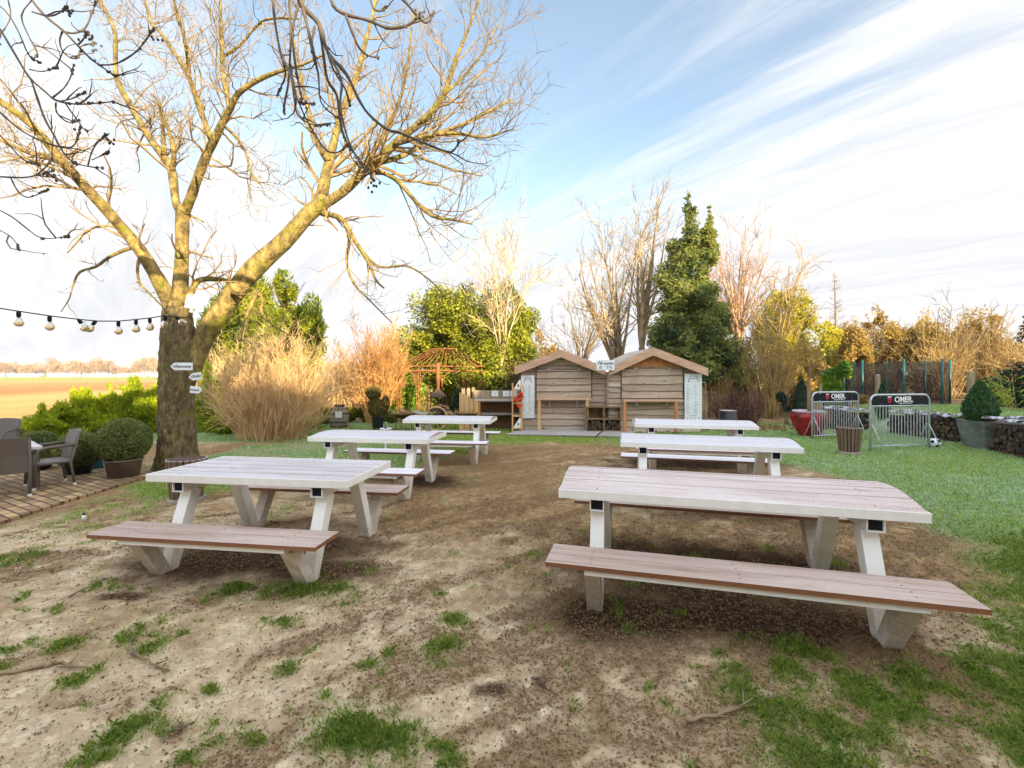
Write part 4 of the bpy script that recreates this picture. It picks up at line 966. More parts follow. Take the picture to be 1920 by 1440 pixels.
foliage('leaves', [((ctr.x,ctr.y,ctr.z),(.80,.7,.48)),((ctr.x-.35,ctr.y,ctr.z+.12),(.55,.5,.4)),((ctr.x+.4,ctr.y,ctr.z+.1),(.5,.5,.4))], 2600, .032, M['brownleaf'], tt, 81, .35, shell=.1, gap=-.1, freq=4)

g = A(1365,792,13.4); g.z = 0
t = thing('black_tub', 'upturned black plastic tub on the lawn right of the huts', 'tub', g)
rr = 18*13.4/F; hz = A(1365,770,13.4).z; mb = MB(); mb.lathe([(rr,0),(rr*1.03,.02),(rr*.98,.03),(rr*.86,hz-.02),(rr*.82,hz)], 28, g); mb.build('body', M['blackplastic'], t, True)
mb = MB(); mb.lathe([(rr*.83,hz),(rr*.84,hz+.012),(rr*.78,hz+.012),(rr*.77,hz+.002),(0,hz+.002)], 28, g); mb.build('frosted_rim', M['frostrim'], t)

# grey planter with a clipped cone
pl, prr = G(1801,836), G(1847,845)
cxp = (pl+prr)/2; ax = (prr-pl).normalized(); L = (prr-pl).length; bx = Vector((-ax.y,ax.x,0)); zt = A(1847,791,prr.y).z
t = thing('square_planter', 'tall tapered grey planter at the end of the firewood stacks', 'planter', cxp+bx*L/2)
def taper(mb, c_, l0, l1, z0, z1, d=None):
    vs = []
    for l, z_ in ((l0,z0),(l1,z1)):
        for u_, v_ in ((-1,-1),(1,-1),(1,1),(-1,1)): vs.append(c_+ax*u_*l/2+bx*v_*l/2+Vector((0,0,z_)))
    mb.add(vs, [(3,2,1,0),(4,5,6,7),(0,1,5,4),(1,2,6,5),(2,3,7,6),(3,0,4,7)])
cb_ = cxp+bx*L/2
mb = MB(); taper(mb, cb_, L*.94, L*1.14, 0, zt*.83); taper(mb, cb_, L*1.15, L*1.18, zt*.831, zt); o = mb.build('body', M['greyplanter'], t); bevel(o,.008)
mb = MB(); taper(mb, cb_, L*1.08, L*1.08, zt+.001, zt+.006); mb.build('soil', M['brownwood'], t)
pc = Vector((cb_.x,cb_.y,0)); yc_ = pc.y
def cone_shrub(base, rad_, h_, label, seed, mat=None, n=9000, sz=.022, group='clipped cone shrubs'):
    t = thing('cone_topiary', label, 'topiary', base, group)
    lob = [((base.x,base.y,base.z+h_*q),(rad_*w_,rad_*w_,h_*.19)) for q, w_ in ((.14,.9),(.27,1.0),(.42,.92),(.57,.76),(.70,.58),(.81,.42),(.90,.24))]
    foliage('foliage', lob, n, sz, mat or M['cone'], t, seed, .5, (0,0,.4), shell=.72, gap=-1.6, jag=.03, spread=.7, freq=6)
    mb = MB(); mb.tube([base+Vector((0,0,-.02)),base+Vector((0,0,h_*.85))],[.04,.01],6); mb.build('stem', M['stem'], t)
    mb = MB()
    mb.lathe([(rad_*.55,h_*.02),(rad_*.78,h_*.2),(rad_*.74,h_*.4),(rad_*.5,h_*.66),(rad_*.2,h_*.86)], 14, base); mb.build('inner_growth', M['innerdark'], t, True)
    return t
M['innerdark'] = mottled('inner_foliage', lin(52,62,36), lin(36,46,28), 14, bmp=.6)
top = A(1838,717,yc_).z; cc_ = A(1838,790,yc_)
cone_shrub(Vector((cc_.x,yc_,zt)), 27*yc_/F, top-zt, 'broad clipped green cone growing in the tall grey planter', 51)
g = A(1875,805,10.6)
t = thing('wooden_planter', 'low wooden box planter behind the right firewood stack', 'planter', (g.x,10.6,0))
a, b_ = A(1848,806,10.7), A(1893,793,10.7); mb = MB()
mb.box2((a.x,10.7,.3),(b_.x,10.74,b_.z)); mb.box2((a.x,11.3,.3),(b_.x,11.34,b_.z)); mb.box2((a.x,10.741,.3),(a.x+.04,11.299,b_.z)); mb.box2((b_.x-.04,10.741,.3),(b_.x,11.299,b_.z)); mb.build('boards', M['concrete'], t)
mb = MB(); mb.box2((a.x+.041,10.742,.3),(b_.x-.041,11.298,b_.z-.06)); mb.build('soil', M['brownwood'], t)
def post(px0, px1, pyt, Y, label, cap=False):
    a, b_ = A(px0,pyt,Y), A(px1,pyt,Y); b_.x = a.x+(b_.x-a.x)*.62; w_ = b_.x-a.x; t = thing('wooden_post', label, 'post', ((a.x+b_.x)/2,Y,0), 'square wooden posts')
    mb = MB(); mb.box2((a.x,Y,0),(b_.x,Y+w_,a.z)); o = mb.build('shaft', M['postwood'], t); bevel(o,.012)
    mb = MB(); mb.box2((a.x+.02,Y+.02,a.z+.001),(b_.x-.02,Y+w_-.02,a.z+.02)); mb.build('cap', M['galv'], t)
post(1820,1833.5,697,12.4,'tall square wooden post behind the planted cone')
post(1645,1655,703,13.8,'square wooden post in front of the trampoline net')
post(1538,1543,722,13.6,'slender wooden post above the left barrier')
g = A(1655,800,13.2); g.z = .35; cone_shrub(g, 12.5*13.2/F, A(1655,718,13.2).z-.35, 'clipped green cone in front of the trampoline, behind the right barrier', 52, n=4000)
g = A(1502,760,14.2); g.z = 0; cone_shrub(g, 16*14.2/F, A(1502,706,14.2).z, 'dark clipped cone beside the red pot', 53, M['yew'], n=4500, group='clipped cone shrubs')

# firewood stacks along the bank
def stack(a, b_, zt0, zt1, seed, label, group, tarp, log_s=.95):
    rng = random.Random(seed); d = (b_-a); L = d.length; d.normalize(); nrm = Vector((d.y,-d.x,0))
    if nrm.dot(-((a+b_)/2)) < 0: nrm = -nrm      # towards the viewer's side
    hd = math.atan2(nrm.y, nrm.x)-math.pi/2; sp = []; step = .115
    n = int(L/step); zmax = max(zt0,zt1); r_ = 0
    while .055+r_*.098 < zmax:
        for k in range(n):
            q = (k+.5+(r_%2)*.4)/n
            if q > 1: continue
            if .055+r_*.098 > zt0+(zt1-zt0)*q-.02: continue
            p = a+d*L*q-nrm*.16; sp.append((p.x+rng.uniform(-.02,.02),p.y+rng.uniform(-.03,.03),.055+r_*.098+rng.uniform(-.012,.012),hd,log_s*rng.uniform(.8,1.15)))
        r_ += 1
    firewood(sp, label, group, rng)
    k = 0
    nsl = max(3,int(L/.42))
    for i in range(nsl):
        for j in range(2):
            q = (i+.3+.4*j)/nsl+rng.uniform(-.03,.03); p = a+d*L*min(max(q,.08),.92)-nrm*(.04+.2*j); p.z = zt0+(zt1-zt0)*q+.015+.035*j+rng.uniform(-.01,.02)
            mb = MB(); w_, l_ = rng.uniform(.10,.17), rng.uniform(.26,.40); vs = []; e = (d+nrm*rng.uniform(-.5,.5)).normalized(); f_ = Vector((-e.y,e.x,0)); tl = rng.uniform(-.18,.18)
            m_ = 5
            for ii in range(2):
                for jj in range(m_+1):
                    qq = jj/m_-.5; vs.append(e*l_*(ii-.5)*(1+.1*rng.random())+f_*w_*qq*2*.5+Vector((0,0,.045*(1-(2*qq)**2)+tl*l_*(ii-.5))))
            top_ = [Vector(v_) for v_ in vs]; bot = [v_-Vector((0,0,.015)) for v_ in top_]; K = len(top_)
            fs = [(jj,jj+1,m_+1+jj+1,m_+1+jj) for jj in range(m_)]+[(K+jj,K+m_+1+jj,K+m_+2+jj,K+jj+1) for jj in range(m_)]+[(0,m_+1,K+m_+1,K),(m_,K+m_,K+2*m_+1,2*m_+1)]+[(jj,K+jj,K+jj+1,jj+1) for jj in range(m_)]+[(m_+1+jj,m_+2+jj,K+m_+2+jj,K+m_+1+jj) for jj in range(m_)]
            mb.add(top_+bot, fs); o = mb.build('bark_slab', M['slab'], None, True); o.location = p
            tag(o, 'frosted curved bark slab covering '+tarp, 'bark slab', 'bark slabs on '+tarp)
m, nt, b = newmat('frosted_bark_slab'); nt.links.new(mixc(nt, noise_fac(nt, 9, lo=.40, hi=.58), lin(204,204,212), lin(84,74,76)), b.inputs['Base Color']); M['slab'] = m
stack(G(1552,806), G(1632,808), .60,.52, 21, 'split log in the firewood stack behind the red pot', 'logs behind the red pot', 'the stack behind the red pot')
stack(G(1662,812), G(1796,832), .56,.58, 22, 'split log in the firewood stack behind the football and right barrier', 'logs behind the right barrier', 'the stack behind the right barrier')
stack(G(1852,846), G(1948,868), .66,.64, 23, 'split log in the firewood stack right of the grey planter', 'logs right of the grey planter', 'the stack right of the grey planter')
# ------------------------------------------------------------------ terrace furniture
M['cloth'] = mottled('pale_table_top', lin(214,206,204), lin(190,178,174), 5, bmp=0)
def chair(label):
    t = thing('rattan_chair', label, 'chair', (0,0,0), 'woven rattan garden chairs'); s = .83
    W = .54
    mb = MB(); vs = []; n = 8; rows = ((.36,-.18),(.62,-.22),(.90,-.30))
    for z_, y_ in rows:
        for i in range(n+1):
            q = i/n*2-1; vs.append((q*W/2, y_-.05*(1-q*q), z_-(.0 if z_ < .9 else .02*(1-q*q)*-1)))
    f0 = [Vector(v_) for v_ in vs]; f1 = [v_+Vector((0,.035,0)) for v_ in f0]; K = len(f0); fs = []
    for r_ in range(2):
        for i in range(n):
            k = r_*(n+1)+i; fs += [(k,k+n+1,k+n+2,k+1),(K+k,K+k+1,K+k+n+2,K+k+n+1)]
    for i in range(n): fs += [(i,i+1,K+i+1,K+i),(2*(n+1)+i,K+2*(n+1)+i,K+2*(n+1)+i+1,2*(n+1)+i+1)]
    for r_ in range(2):
        k = r_*(n+1); fs += [(k,K+k,K+k+n+1,k+n+1),(k+n,k+2*n+1,K+k+2*n+1,K+k+n)]
    mb.add([v_*s for v_ in f0+f1], fs); mb.build('backrest', M['weave'], t, local=True)
    mb = MB(); mb.box((0,.03*s,.405*s),(W*s,.46*s,.045*s)); o = mb.build('seat', M['weave'], t, local=True); bevel(o,.012,3)
    for sx_ in (-1,1):
        mb = MB(); mb.tube([Vector((sx_*W/2,-.22,.02))*s,Vector((sx_*W/2,-.17,.38))*s,Vector((sx_*W/2,-.28,.88))*s],.018,6); lg = mb.build('leg', M['weave'], t, True, local=True)
        mb = MB(); mb.tube([Vector((sx_*W/2,-.22,0))*s,Vector((sx_*W/2,-.22,.035))*s],.02,8); mb.build('foot_cap', M['whiteplastic'], lg, local=True)
        mb = MB(); mb.tube([Vector((sx_*W/2,.27,.02))*s,Vector((sx_*W/2,.25,.56))*s,Vector((sx_*W/2,.21,.64))*s,Vector((sx_*W/2,.12,.665))*s,Vector((sx_*W/2,-.23,.68))*s],.02,6); lg = mb.build('leg', M['weave'], t, True, local=True)
        mb = MB(); mb.tube([Vector((sx_*W/2,.27,0))*s,Vector((sx_*W/2,.27,.035))*s],.022,8); mb.build('foot_cap', M['whiteplastic'], lg, local=True)
    return t
def place(o, x_, y_, f, lb):
    o.location = (x_,y_,.035); o.rotation_euler = (0,0,math.atan2(f[1],f[0])-math.pi/2); o['label'] = lb
c1 = chair('woven rattan chair seen from behind at the left edge of the terrace')
c2 = copy_tree(c1); c3 = copy_tree(c1)
g = G(58,935); f = Vector((-.66,.75,0)).normalized(); sd = Vector((f.y,-f.x,0)); q = g-sd*.235+f*.19
place(c1, q.x, q.y, f, 'woven rattan chair seen from behind at the left edge of the terrace')
g = G(142,913); f = Vector((-.55,-.83,0)).normalized(); sd = Vector((f.y,-f.x,0)); q = g+f*.19+sd*.235
place(c2, q.x, q.y, f, 'woven rattan chair seen from the side, nearest the big boxwood ball')
g = A(0,808,8.0); place(c3, g.x-.1, 8.0, (.3,-.95), 'woven rattan chair mostly cut off at the left edge, beyond the table')
g = A(80,838,6.25); zt = .60
t = thing('garden_table', 'pale-topped garden table between the rattan chairs', 'table', (g.x-.55,6.5,.035))
d1 = Vector((-.80,.6,0)).normalized(); d2 = Vector((-.6,-.8,0)).normalized()
c0 = Vector((g.x,6.25,0)); cn = [c0, c0+d1*.95, c0+d1*.95+d2*.8, c0+d2*.8]
mb = MB(); mb.add([(p.x,p.y,zt-.035) for p in cn]+[(p.x,p.y,zt) for p in cn], [(3,2,1,0),(4,5,6,7),(0,1,5,4),(1,2,6,5),(2,3,7,6),(3,0,4,7)]); mb.build('table_top', M['cloth'], t)
ctr = sum(cn, Vector())/4
for p in cn:
    q = p.lerp(ctr,.12); mb = MB(); mb.tube([(q.x,q.y,.036),(q.x,q.y,zt-.036)],.03,8); mb.build('leg', M['weave'], t)

# boxwood balls in pots
def box_ball(px, pyc, rpx, Y, potpx, pot, label, seed, n=9000):
    c = A(px,pyc,Y); r = rpx*Y/F*.90; base = Vector((c.x,Y,.035 if Y < 7.4 else 0)); t = thing('boxwood_ball', label, 'potted shrub', base, 'boxwood balls in pots')
    zt_ = c.z-r*.78; pr = potpx*Y/F*.88
    mb = MB(); mb.lathe([(pr*.80,0),(pr*.97,zt_*.93-base.z),(pr*1.04,zt_*.94-base.z),(pr*1.04,zt_-base.z),(pr*.94,zt_-base.z),(pr*.92,zt_-.05-base.z),(0,zt_-.05-base.z)], 28, base); mb.build('pot', pot, t, True)
    foliage('foliage', [((c.x,c.y,c.z),(r,r,r*.93))], n, .020, M['box'], t, seed, .55, (0,0,.2), shell=.86, gap=-2.4, jag=.02, spread=.75, freq=5)
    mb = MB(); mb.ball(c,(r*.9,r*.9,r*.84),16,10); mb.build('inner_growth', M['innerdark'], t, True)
box_ball(232,826,48,6.95,33,M['brownpot'],'large clipped boxwood ball in a taupe pot, nearest the tree trunk',61,12000)
box_ball(148,843,41,7.15,24,M['blackplastic'],'clipped boxwood ball in a black pot behind the side-on rattan chair',62)
box_ball(70,843,41,7.6,24,M['blackplastic'],'clipped boxwood ball third from the trunk, above the garden table',63)
box_ball(8,826,33,8.4,20,M['blackplastic'],'smallest clipped boxwood ball, cut off at the left edge',64,6000)
g = A(183,886,7.7); t = thing('teal_pot', 'dark teal tapered pot standing between two boxwood balls', 'pot', (g.x,7.7,0))
mb = MB(); r0 = 12*7.7/F; mb.lathe([(r0,0),(r0*.95,.05),(r0*.72,.36),(r0*.66,.37)],4,(g.x,7.7,0)); mb.build('body', M['teal'], t)
mb = MB(); mb.lathe([(r0*.55,.371),(r0*.25,.40),(0,.405)],12,(g.x,7.7,0)); mb.build('cap', M['teal'], t)

# barrel, topiary, lantern table, fire bowls, cart, gazebo
g = G(636,802); rr = 17.5*g.y/F; hh = A(636,763,g.y).z
t = thing('barrel', 'weathered oak barrel with a small notice on its belly, left of the topiary', 'barrel', g)
mb = MB(); mb.lathe([(rr*.84,0),(rr*.93,hh*.2),(rr,hh*.42),(rr*.99,hh*.6),(rr*.9,hh*.85),(rr*.82,hh),(rr*.78,hh),(rr*.78,hh-.03),(0,hh-.03)], 28, g); mb.build('staves', M['greywood'], t, True)
for q, r_ in ((.08,.895),(.30,.985),(.70,.975),(.93,.875)):
    mb = MB(); mb.lathe([(rr*r_,hh*q-.018),(rr*(r_+.012),hh*q-.018),(rr*(r_+.012),hh*q+.018),(rr*r_,hh*q+.018)], 28, g); mb.build('hoop', M['darkiron'], t, True)
pa, pb = A(629,783,g.y-rr*1.04), A(641,772,g.y-rr*1.04); t2 = thing('notice', 'small white notice tacked on the oak barrel', 'notice', (635,g.y,.3)); t2.location = (pa.x,pa.y,pa.z)
mb = MB(); mb.box2((pa.x,pa.y-.012,pa.z),(pb.x,pa.y-.004,pb.z)); mb.build('sheet', M['white'], t2)
mb = MB()
for q in (.3,.55,.75): mb.box2((pa.x+.04,pa.y-.0145,pb.z-(pb.z-pa.z)*q),(pb.x-.04,pa.y-.0125,pb.z-(pb.z-pa.z)*q+.012))
mb.build('printed_lines', M['inkpale'], t2)
t = thing('iron_bowl', 'brown iron bowl standing on top of the barrel', 'bowl', g+Vector((0,0,hh)))
b0 = g+Vector((0,0,hh-.028)); mb = MB(); mb.lathe([(.10,0),(.12,.02),(.16,.085),(.165,.10),(.15,.10),(.11,.045),(0,.04)], 22, b0); mb.build('body', M['darkiron'], t, True)
g = G(709,806); t = thing('topiary', 'bird-like topiary of clipped lobes in a dark blue pot', 'potted shrub', g); hp = A(709,781,g.y).z; rp_ = 12*g.y/F
mb = MB(); mb.lathe([(rp_*.8,0),(rp_,hp*.95),(rp_*1.05,hp*.96),(rp_*1.05,hp),(rp_*.95,hp),(0,hp-.03)], 24, g); mb.build('pot', M['bluepot'], t, True)
def pl_(px,py): p = A(px,py,g.y); return (p.x,p.y,p.z)
k_ = g.y/F
foliage('foliage', [(pl_(709,768),(18*k_,17*k_,15*k_)),(pl_(704,756),(13*k_,13*k_,11*k_)),(pl_(700,737),(14*k_,14*k_,13*k_)),(pl_(723,757),(8*k_,8*k_,15*k_))], 6500, .024, M['topi'], t, 65, .5, (0,0,.2), shell=.75, gap=-2, jag=.03, freq=5)
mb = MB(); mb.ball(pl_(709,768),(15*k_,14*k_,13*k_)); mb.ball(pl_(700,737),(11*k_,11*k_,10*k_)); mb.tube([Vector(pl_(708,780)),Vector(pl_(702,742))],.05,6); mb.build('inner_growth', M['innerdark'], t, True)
Yt = 9.6; g = A(723,803,Yt); t = thing('side_table', 'small round white side table just behind the middle left picnic table', 'table', (g.x,Yt,0))
rr = 11*Yt/F; mb = MB(); mb.lathe([(rr,g.z-.02),(rr,g.z),(0,g.z)],24,(g.x,Yt,0)); mb.build('table_top', M['whiteplastic'], t)
mb = MB(); mb.lathe([(.09,0),(.09,.015),(.018,.03),(.018,g.z-.021)],14,(g.x,Yt,0)); mb.build('pedestal', M['whiteplastic'], t)
m, nt, b = newmat('clear_glass'); b.inputs['Base Color'].default_value = (.95,.97,.97,1); b.inputs['Roughness'].default_value = .03; b.inputs['Transmission Weight'].default_value = 1; b.inputs['IOR'].default_value = 1.2; M['glass'] = m
t = thing('glass_lantern', 'clear glass lantern on the round white side table', 'lantern', (g.x,Yt,g.z))
mb = MB(); mb.lathe([(.045,.002),(.05,.02),(.05,.11),(.035,.14),(.034,.14),(.047,.11),(.047,.02),(0,.006)],18,(g.x,Yt,g.z)); mb.build('glass', M['glass'], t, True)
mb = MB(); mb.lathe([(.02,.012),(.02,.06),(0,.062)],10,(g.x,Yt,g.z)); mb.build('candle', M['whiteplastic'], t, True)
def fire_bowl(px, pyb, Y, label, seed):
    g = A(px,800,Y); g.z = 0; t = thing('fire_bowl', label, 'fire bowl', g, 'rusty bowls with dry plants'); zt_ = A(px,pyb,Y).z
    mb = MB(); mb.lathe([(.06,zt_-.14),(.24,zt_-.08),(.33,zt_),(.345,zt_+.012),(.31,zt_),(.22,zt_-.04),(0,zt_-.05)],24,g); mb.build('bowl', M['darkiron'], t, True)
    for k in range(4):
        a_ = k*math.pi/2+.5; mb = MB(); mb.tube([g+Vector((.24*math.cos(a_),.24*math.sin(a_),0)),g+Vector((.2*math.cos(a_),.2*math.sin(a_),zt_-.08))],.012,6); mb.build('leg', M['darkiron'], t)
    rng = random.Random(seed); mb = MB()
    for k in range(130):
        a_ = rng.uniform(0,6.28); r_ = rng.uniform(0,.24); p,rd = chain(g+Vector((r_*math.cos(a_),r_*math.sin(a_),zt_-.04)),(math.cos(a_)*.7,math.sin(a_)*.7,rng.uniform(.4,1.4)),rng.uniform(.12,.32),.006,rng,4,-.05,.25); mb.tube(p,rd,3,False)
    mb.build('dry_plant', M['gold'], t)
fire_bowl(757,776,13.0,'rusty bowl of dry plants on legs at the left foot of the gazebo',71)
fire_bowl(876,775,12.9,'rusty bowl of dry plants on legs before the bar counter end panel',72)
Yc = 13.0; c = A(818,785,Yc); rr = 22*Yc/F; c.z = rr+.005
t = thing('fire_cart', 'iron fire cart with chimney hood and a big spoked wagon wheel', 'fire cart', (c.x,Yc,0))
def wheel(y_):
    mb = MB(); mb.tube([c+Vector((rr*math.cos(q)*.96,y_,rr*math.sin(q)*.96)) for q in np.linspace(0,2*math.pi,33)],.022,8); wh = mb.build('wheel_rim', M['newwood'], t, True)
    for k in range(10):
        q = k*math.pi/5+.2; mb = MB(); mb.tube([c+Vector((.05*math.cos(q),y_,.05*math.sin(q))),c+Vector((rr*.94*math.cos(q),y_,rr*.94*math.sin(q)))],.014,6); mb.build('spoke', M['darkiron'], wh, True)
    mb = MB(); mb.lathe([(.055,-.05),(.06,0),(.055,.05)],14,c+Vector((0,y_,0)),Matrix.Rotation(R(90),3,'X')); mb.build('hub', M['darkiron'], wh, True)
wheel(0); wheel(.7)
mb = MB(); mb.tube([c+Vector((0,.03,0)),c+Vector((0,.67,0))],.02,8); mb.build('axle', M['darkiron'], t)
zt = A(818,765,Yc).z
mb = MB(); mb.box2((c.x-.32,Yc+.08,zt-.10),(c.x+.32,Yc+.62,zt-.06)); mb.build('grate', M['darkiron'], t)
for k in range(6):
    xx = c.x-.28+.112*k; mb = MB(); mb.box2((xx-.012,Yc+.1,zt-.059),(xx+.012,Yc+.12,A(818,745,Yc).z)); mb.build('cage_bar', M['darkiron'], t)
zh = A(818,745,Yc).z; zh2 = A(818,731,Yc).z; mb = MB(); cc = Vector((c.x,Yc+.3,0))
mb.lathe([(.30,zh),(.30,zh+.02),(.09,zh2),(.085,zh2+.02)],4,cc,Matrix.Rotation(R(45),3,'Z')); mb.build('hood', M['darkiron'], t)
mb = MB(); mb.lathe([(.055,zh2+.021),(.055,A(822,680,Yc).z)],14,cc); mb.build('chimney', M['rust'], t, True)
mb = MB(); mb.tube([c+Vector((-.05,.2,.05)),c+Vector((-.75,.2,.16))],.016,6); mb.tube([c+Vector((-.05,.5,.05)),c+Vector((-.75,.5,.16))],.016,6); mb.tube([c+Vector((-.75,.16,.16)),c+Vector((-.75,.54,.16))],.018,6); mb.build('handle', M['galv'], t)

# rusty gazebo
Yg_ = 15.2; xa, xb = A(749,700,Yg_).x, A(901,700,Yg_).x; yb = Yg_+1.9; ze, zt = A(800,687,Yg_).z, A(800,660,Yg_).z+.16; zm = A(800,695,Yg_).z
t = thing('iron_gazebo', 'rusty open iron gazebo with arches and a barred hip roof', 'gazebo', ((xa+xb)/2,(Yg_+yb)/2,0))
def T_(p, q, r=.016, n=5): mb.tube([Vector(p),Vector(q)], r, n)
xi = A(783,700,Yg_).x; xj = A(875,700,Yg_).x
for k, (px_, py_) in enumerate(((xa,Yg_),(xi,Yg_),(xj,Yg_),(xb,Yg_),(xa,yb),(xi,yb),(xj,yb),(xb,yb))):
    mb = MB()
    for dx in (-.085,-.03,.03,.085): T_((px_+dx,py_,0),(px_+dx,py_,zm),.011)
    for zz in np.arange(.3,zm,.30): T_((px_-.085,py_,zz),(px_+.085,py_,zz),.011)
    mb.build('post', M['rust'], t)
for yy in (Yg_,yb):
    mb = MB(); T_((xa-.1,yy,ze),(xb+.1,yy,ze),.024); T_((xa-.1,yy,zm),(xb+.1,yy,zm),.024)
    for k in range(11): q = xa+(xb-xa)*(k+.5)/11; mb.tube([(q+.06*math.cos(a_),yy,(ze+zm)/2+.05*math.sin(a_)) for a_ in np.linspace(0,6.28,9)],.008,4)
    mb.build('eave_rail', M['rust'], t)
for xx in (xa,xb):
    mb = MB(); T_((xx,Yg_,ze),(xx,yb,ze),.022); T_((xx,Yg_,zm),(xx,yb,zm),.022); mb.build('eave_rail', M['rust'], t)
def arch(p, q, zs, yy):
    mb = MB()
    mb.tube([(p+(q-p)*(.5-.5*math.cos(a_)),yy,zs+(zm-.02-zs)*math.sin(a_)**.8) for a_ in np.linspace(0,math.pi,15)],.018,5); mb.build('arch', M['rust'], t, True)
for yy in (Yg_,yb):
    arch(xa+.1,xi-.1,zm-.5,yy); arch(xi+.1,(xi+xj)/2,zm-.55,yy); arch((xi+xj)/2,xj-.1,zm-.55,yy); arch(xj+.1,xb-.02,zm-.45,yy)
mb = MB(); ra, rb = (A(798,700,Yg_).x, A(852,700,Yg_).x); ym = (Yg_+yb)/2
def rib(p, q): mb.tube([Vector(p),Vector(p).lerp(Vector(q),.5)-Vector((0,0,.02)),Vector(q)],.012,4)
for k in range(15):
    q = k/14; e = (xa-.1+(xb-xa+.2)*q); tq = ra+(rb-ra)*q
    rib((e,Yg_-.05,ze),(tq,ym,zt)); rib((e,yb+.05,ze),(tq,ym,zt))
for k in range(5):
    q = (k+.5)/5; yy = Yg_+(yb-Yg_)*q; rib((xa-.1,yy,ze),(ra,ym,zt)); rib((xb+.1,yy,ze),(rb,ym,zt))
T_((ra,ym,zt),(rb,ym,zt),.025); T_((xa-.1,Yg_-.05,ze),(xb+.1,Yg_-.05,ze),.02); T_((xa-.1,yb+.05,ze),(xb+.1,yb+.05,ze),.02)
mb.build('roof_bars', M['rust'], t, True)

# trampoline with safety net
Yt = 16.0; cx_ = A(1677,700,Yt).x; rr = 76*Yt/F; zp = A(1677,769,Yt).z+.12; zt = A(1677,677,Yt).z
t = thing('trampoline', 'round trampoline with a dark safety net on green padded poles', 'trampoline', (cx_,Yt,.3))
mb = MB(); mb.lathe([(rr+.03,zp-.05),(rr+.04,zp),(rr-.26,zp+.01),(rr-.27,zp-.03)],36,(cx_,Yt,0)); mb.build('pad', M['teal'], t, True)
mb = MB(); mb.lathe([(rr-.27,zp-.06),(rr-.27,zp-.05),(0,zp-.05)],36,(cx_,Yt,0)); mb.build('jumping_mat', M['black'], t)
m, nt, b = newmat('trampoline_net'); b.inputs['Base Color'].default_value = lin(26,28,34); b.inputs['Alpha'].default_value = .66; b.inputs['Roughness'].default_value = .9
tcn = N(nt,'ShaderNodeTexCoord'); 
nzf = noise_fac(nt, 1.2, lo=.3, hi=.7); nt.links.new(math_(nt,'ADD',math_(nt,'MULTIPLY',nzf,.38),.28), b.inputs['Alpha']); M['net'] = m
mb = MB(); n = 48; vs = []
for i in range(n):
    a_ = 2*math.pi*i/n; sag = .06*(1-abs(math.cos(4*a_+math.pi*0))); 
    vs += [((rr-.05)*math.cos(a_)+cx_,(rr-.05)*math.sin(a_)+Yt,zp+.02),((rr-.02)*math.cos(a_)+cx_,(rr-.02)*math.sin(a_)+Yt,zt-.02-sag)]
mb.add(vs,[(2*i,2*((i+1)%n),2*((i+1)%n)+1,2*i+1) for i in range(n)]); mb.build('safety_net', M['net'], t, True)
for k in range(8):
    a_ = k*math.pi/4+.25; px_, py_ = cx_+(rr+.02)*math.cos(a_), Yt+(rr+.02)*math.sin(a_)
    mb = MB(); mb.tube([(px_,py_,zp),(px_,py_,zt+.03)],.034,8); po = mb.build('padded_pole', M['teal'], t, True)
    mb = MB(); mb.tube([(px_,py_,.25),(px_,py_,zp-.06)],.025,8); mb.build('leg', M['galv'], t, True)

# litter on the ground: twigs and a small bottle
def ground_twig(pts, r, label, seed, mat='darktwig'):
    rng = random.Random(seed); p = [G(*q) for q in pts]; q = []
    for i in range(len(p)-1):
        for j in range(4): q.append(p[i].lerp(p[i+1],j/4)+Vector((rng.uniform(-.012,.012),rng.uniform(-.012,.012),r+.012+rng.uniform(0,.008))))
    q.append(p[-1]+Vector((0,0,r+.01))); rad = [r*(1-.55*i/(len(q)-1))*rng.uniform(.85,1.1) for i in range(len(q))]
    mb = MB(); mb.tube(q, rad, 6); 
    for k in range(3):
        i = rng.randrange(2,len(q)-2); d = Vector((rng.uniform(-1,1),rng.uniform(-1,1),.25)); mb.tube([q[i],q[i]+d*.05,q[i]+d*.1],[r*.5,r*.4,r*.2],4)
    o = mb.build('fallen_twig', M[mat], None, True, origin=p[0]); tag(o, label, 'twig', 'fallen twigs')
ground_twig([(240,1195),(248,1230),(285,1252),(318,1264)],.010,'thin curved twig lying beside a grass tuft in the left foreground sand',1,'stem')
ground_twig([(-10,1277),(60,1262),(115,1252),(170,1262)],.011,'long bent twig at the left edge in the pale sand',2,'stem')
ground_twig([(1290,1362),(1340,1355),(1420,1330),(1455,1314)],.011,'thick grey twig lying at the edge of the lower right grass',3,'stem')
ground_twig([(1000,1275),(1018,1290),(1018,1300)],.006,'short dark twig left of the right bench shadow',4)
ground_twig([(995,1280),(1050,1278)],.006,'straight brown twig on the soil in the middle foreground',5,'stem')
ground_twig([(1688,992),(1740,1000),(1785,1010)],.008,'pale twig on the lawn right of the large cupped table',6,'pale')
ground_twig([(1868,1002),(1920,1022)],.007,'pale twig on the lawn at the right edge',7,'pale')
ground_twig([(1142,853),(1165,850),(1195,846)],.012,'pale branching twig on the soil beside the middle right table',8,'tan')
ground_twig([(104,990),(145,987)],.012,'short pale stick at the edge of the terrace grass',9,'pale')
ground_twig([(130,1125),(210,1085)],.006,'dark thin root across the left sand',10)
g = G(157,977); t = thing('small_bottle', 'tiny white and dark bottle standing in the grass by the terrace', 'bottle', g)
mb = MB(); mb.lathe([(.018,0),(.019,.05),(.012,.065),(0,.066)],12,g); mb.build('body', M['whiteplastic'], t, True)
mb = MB(); mb.lathe([(.013,.0665),(.013,.082),(0,.083)],10,g); mb.build('cap', M['black'], t, True)
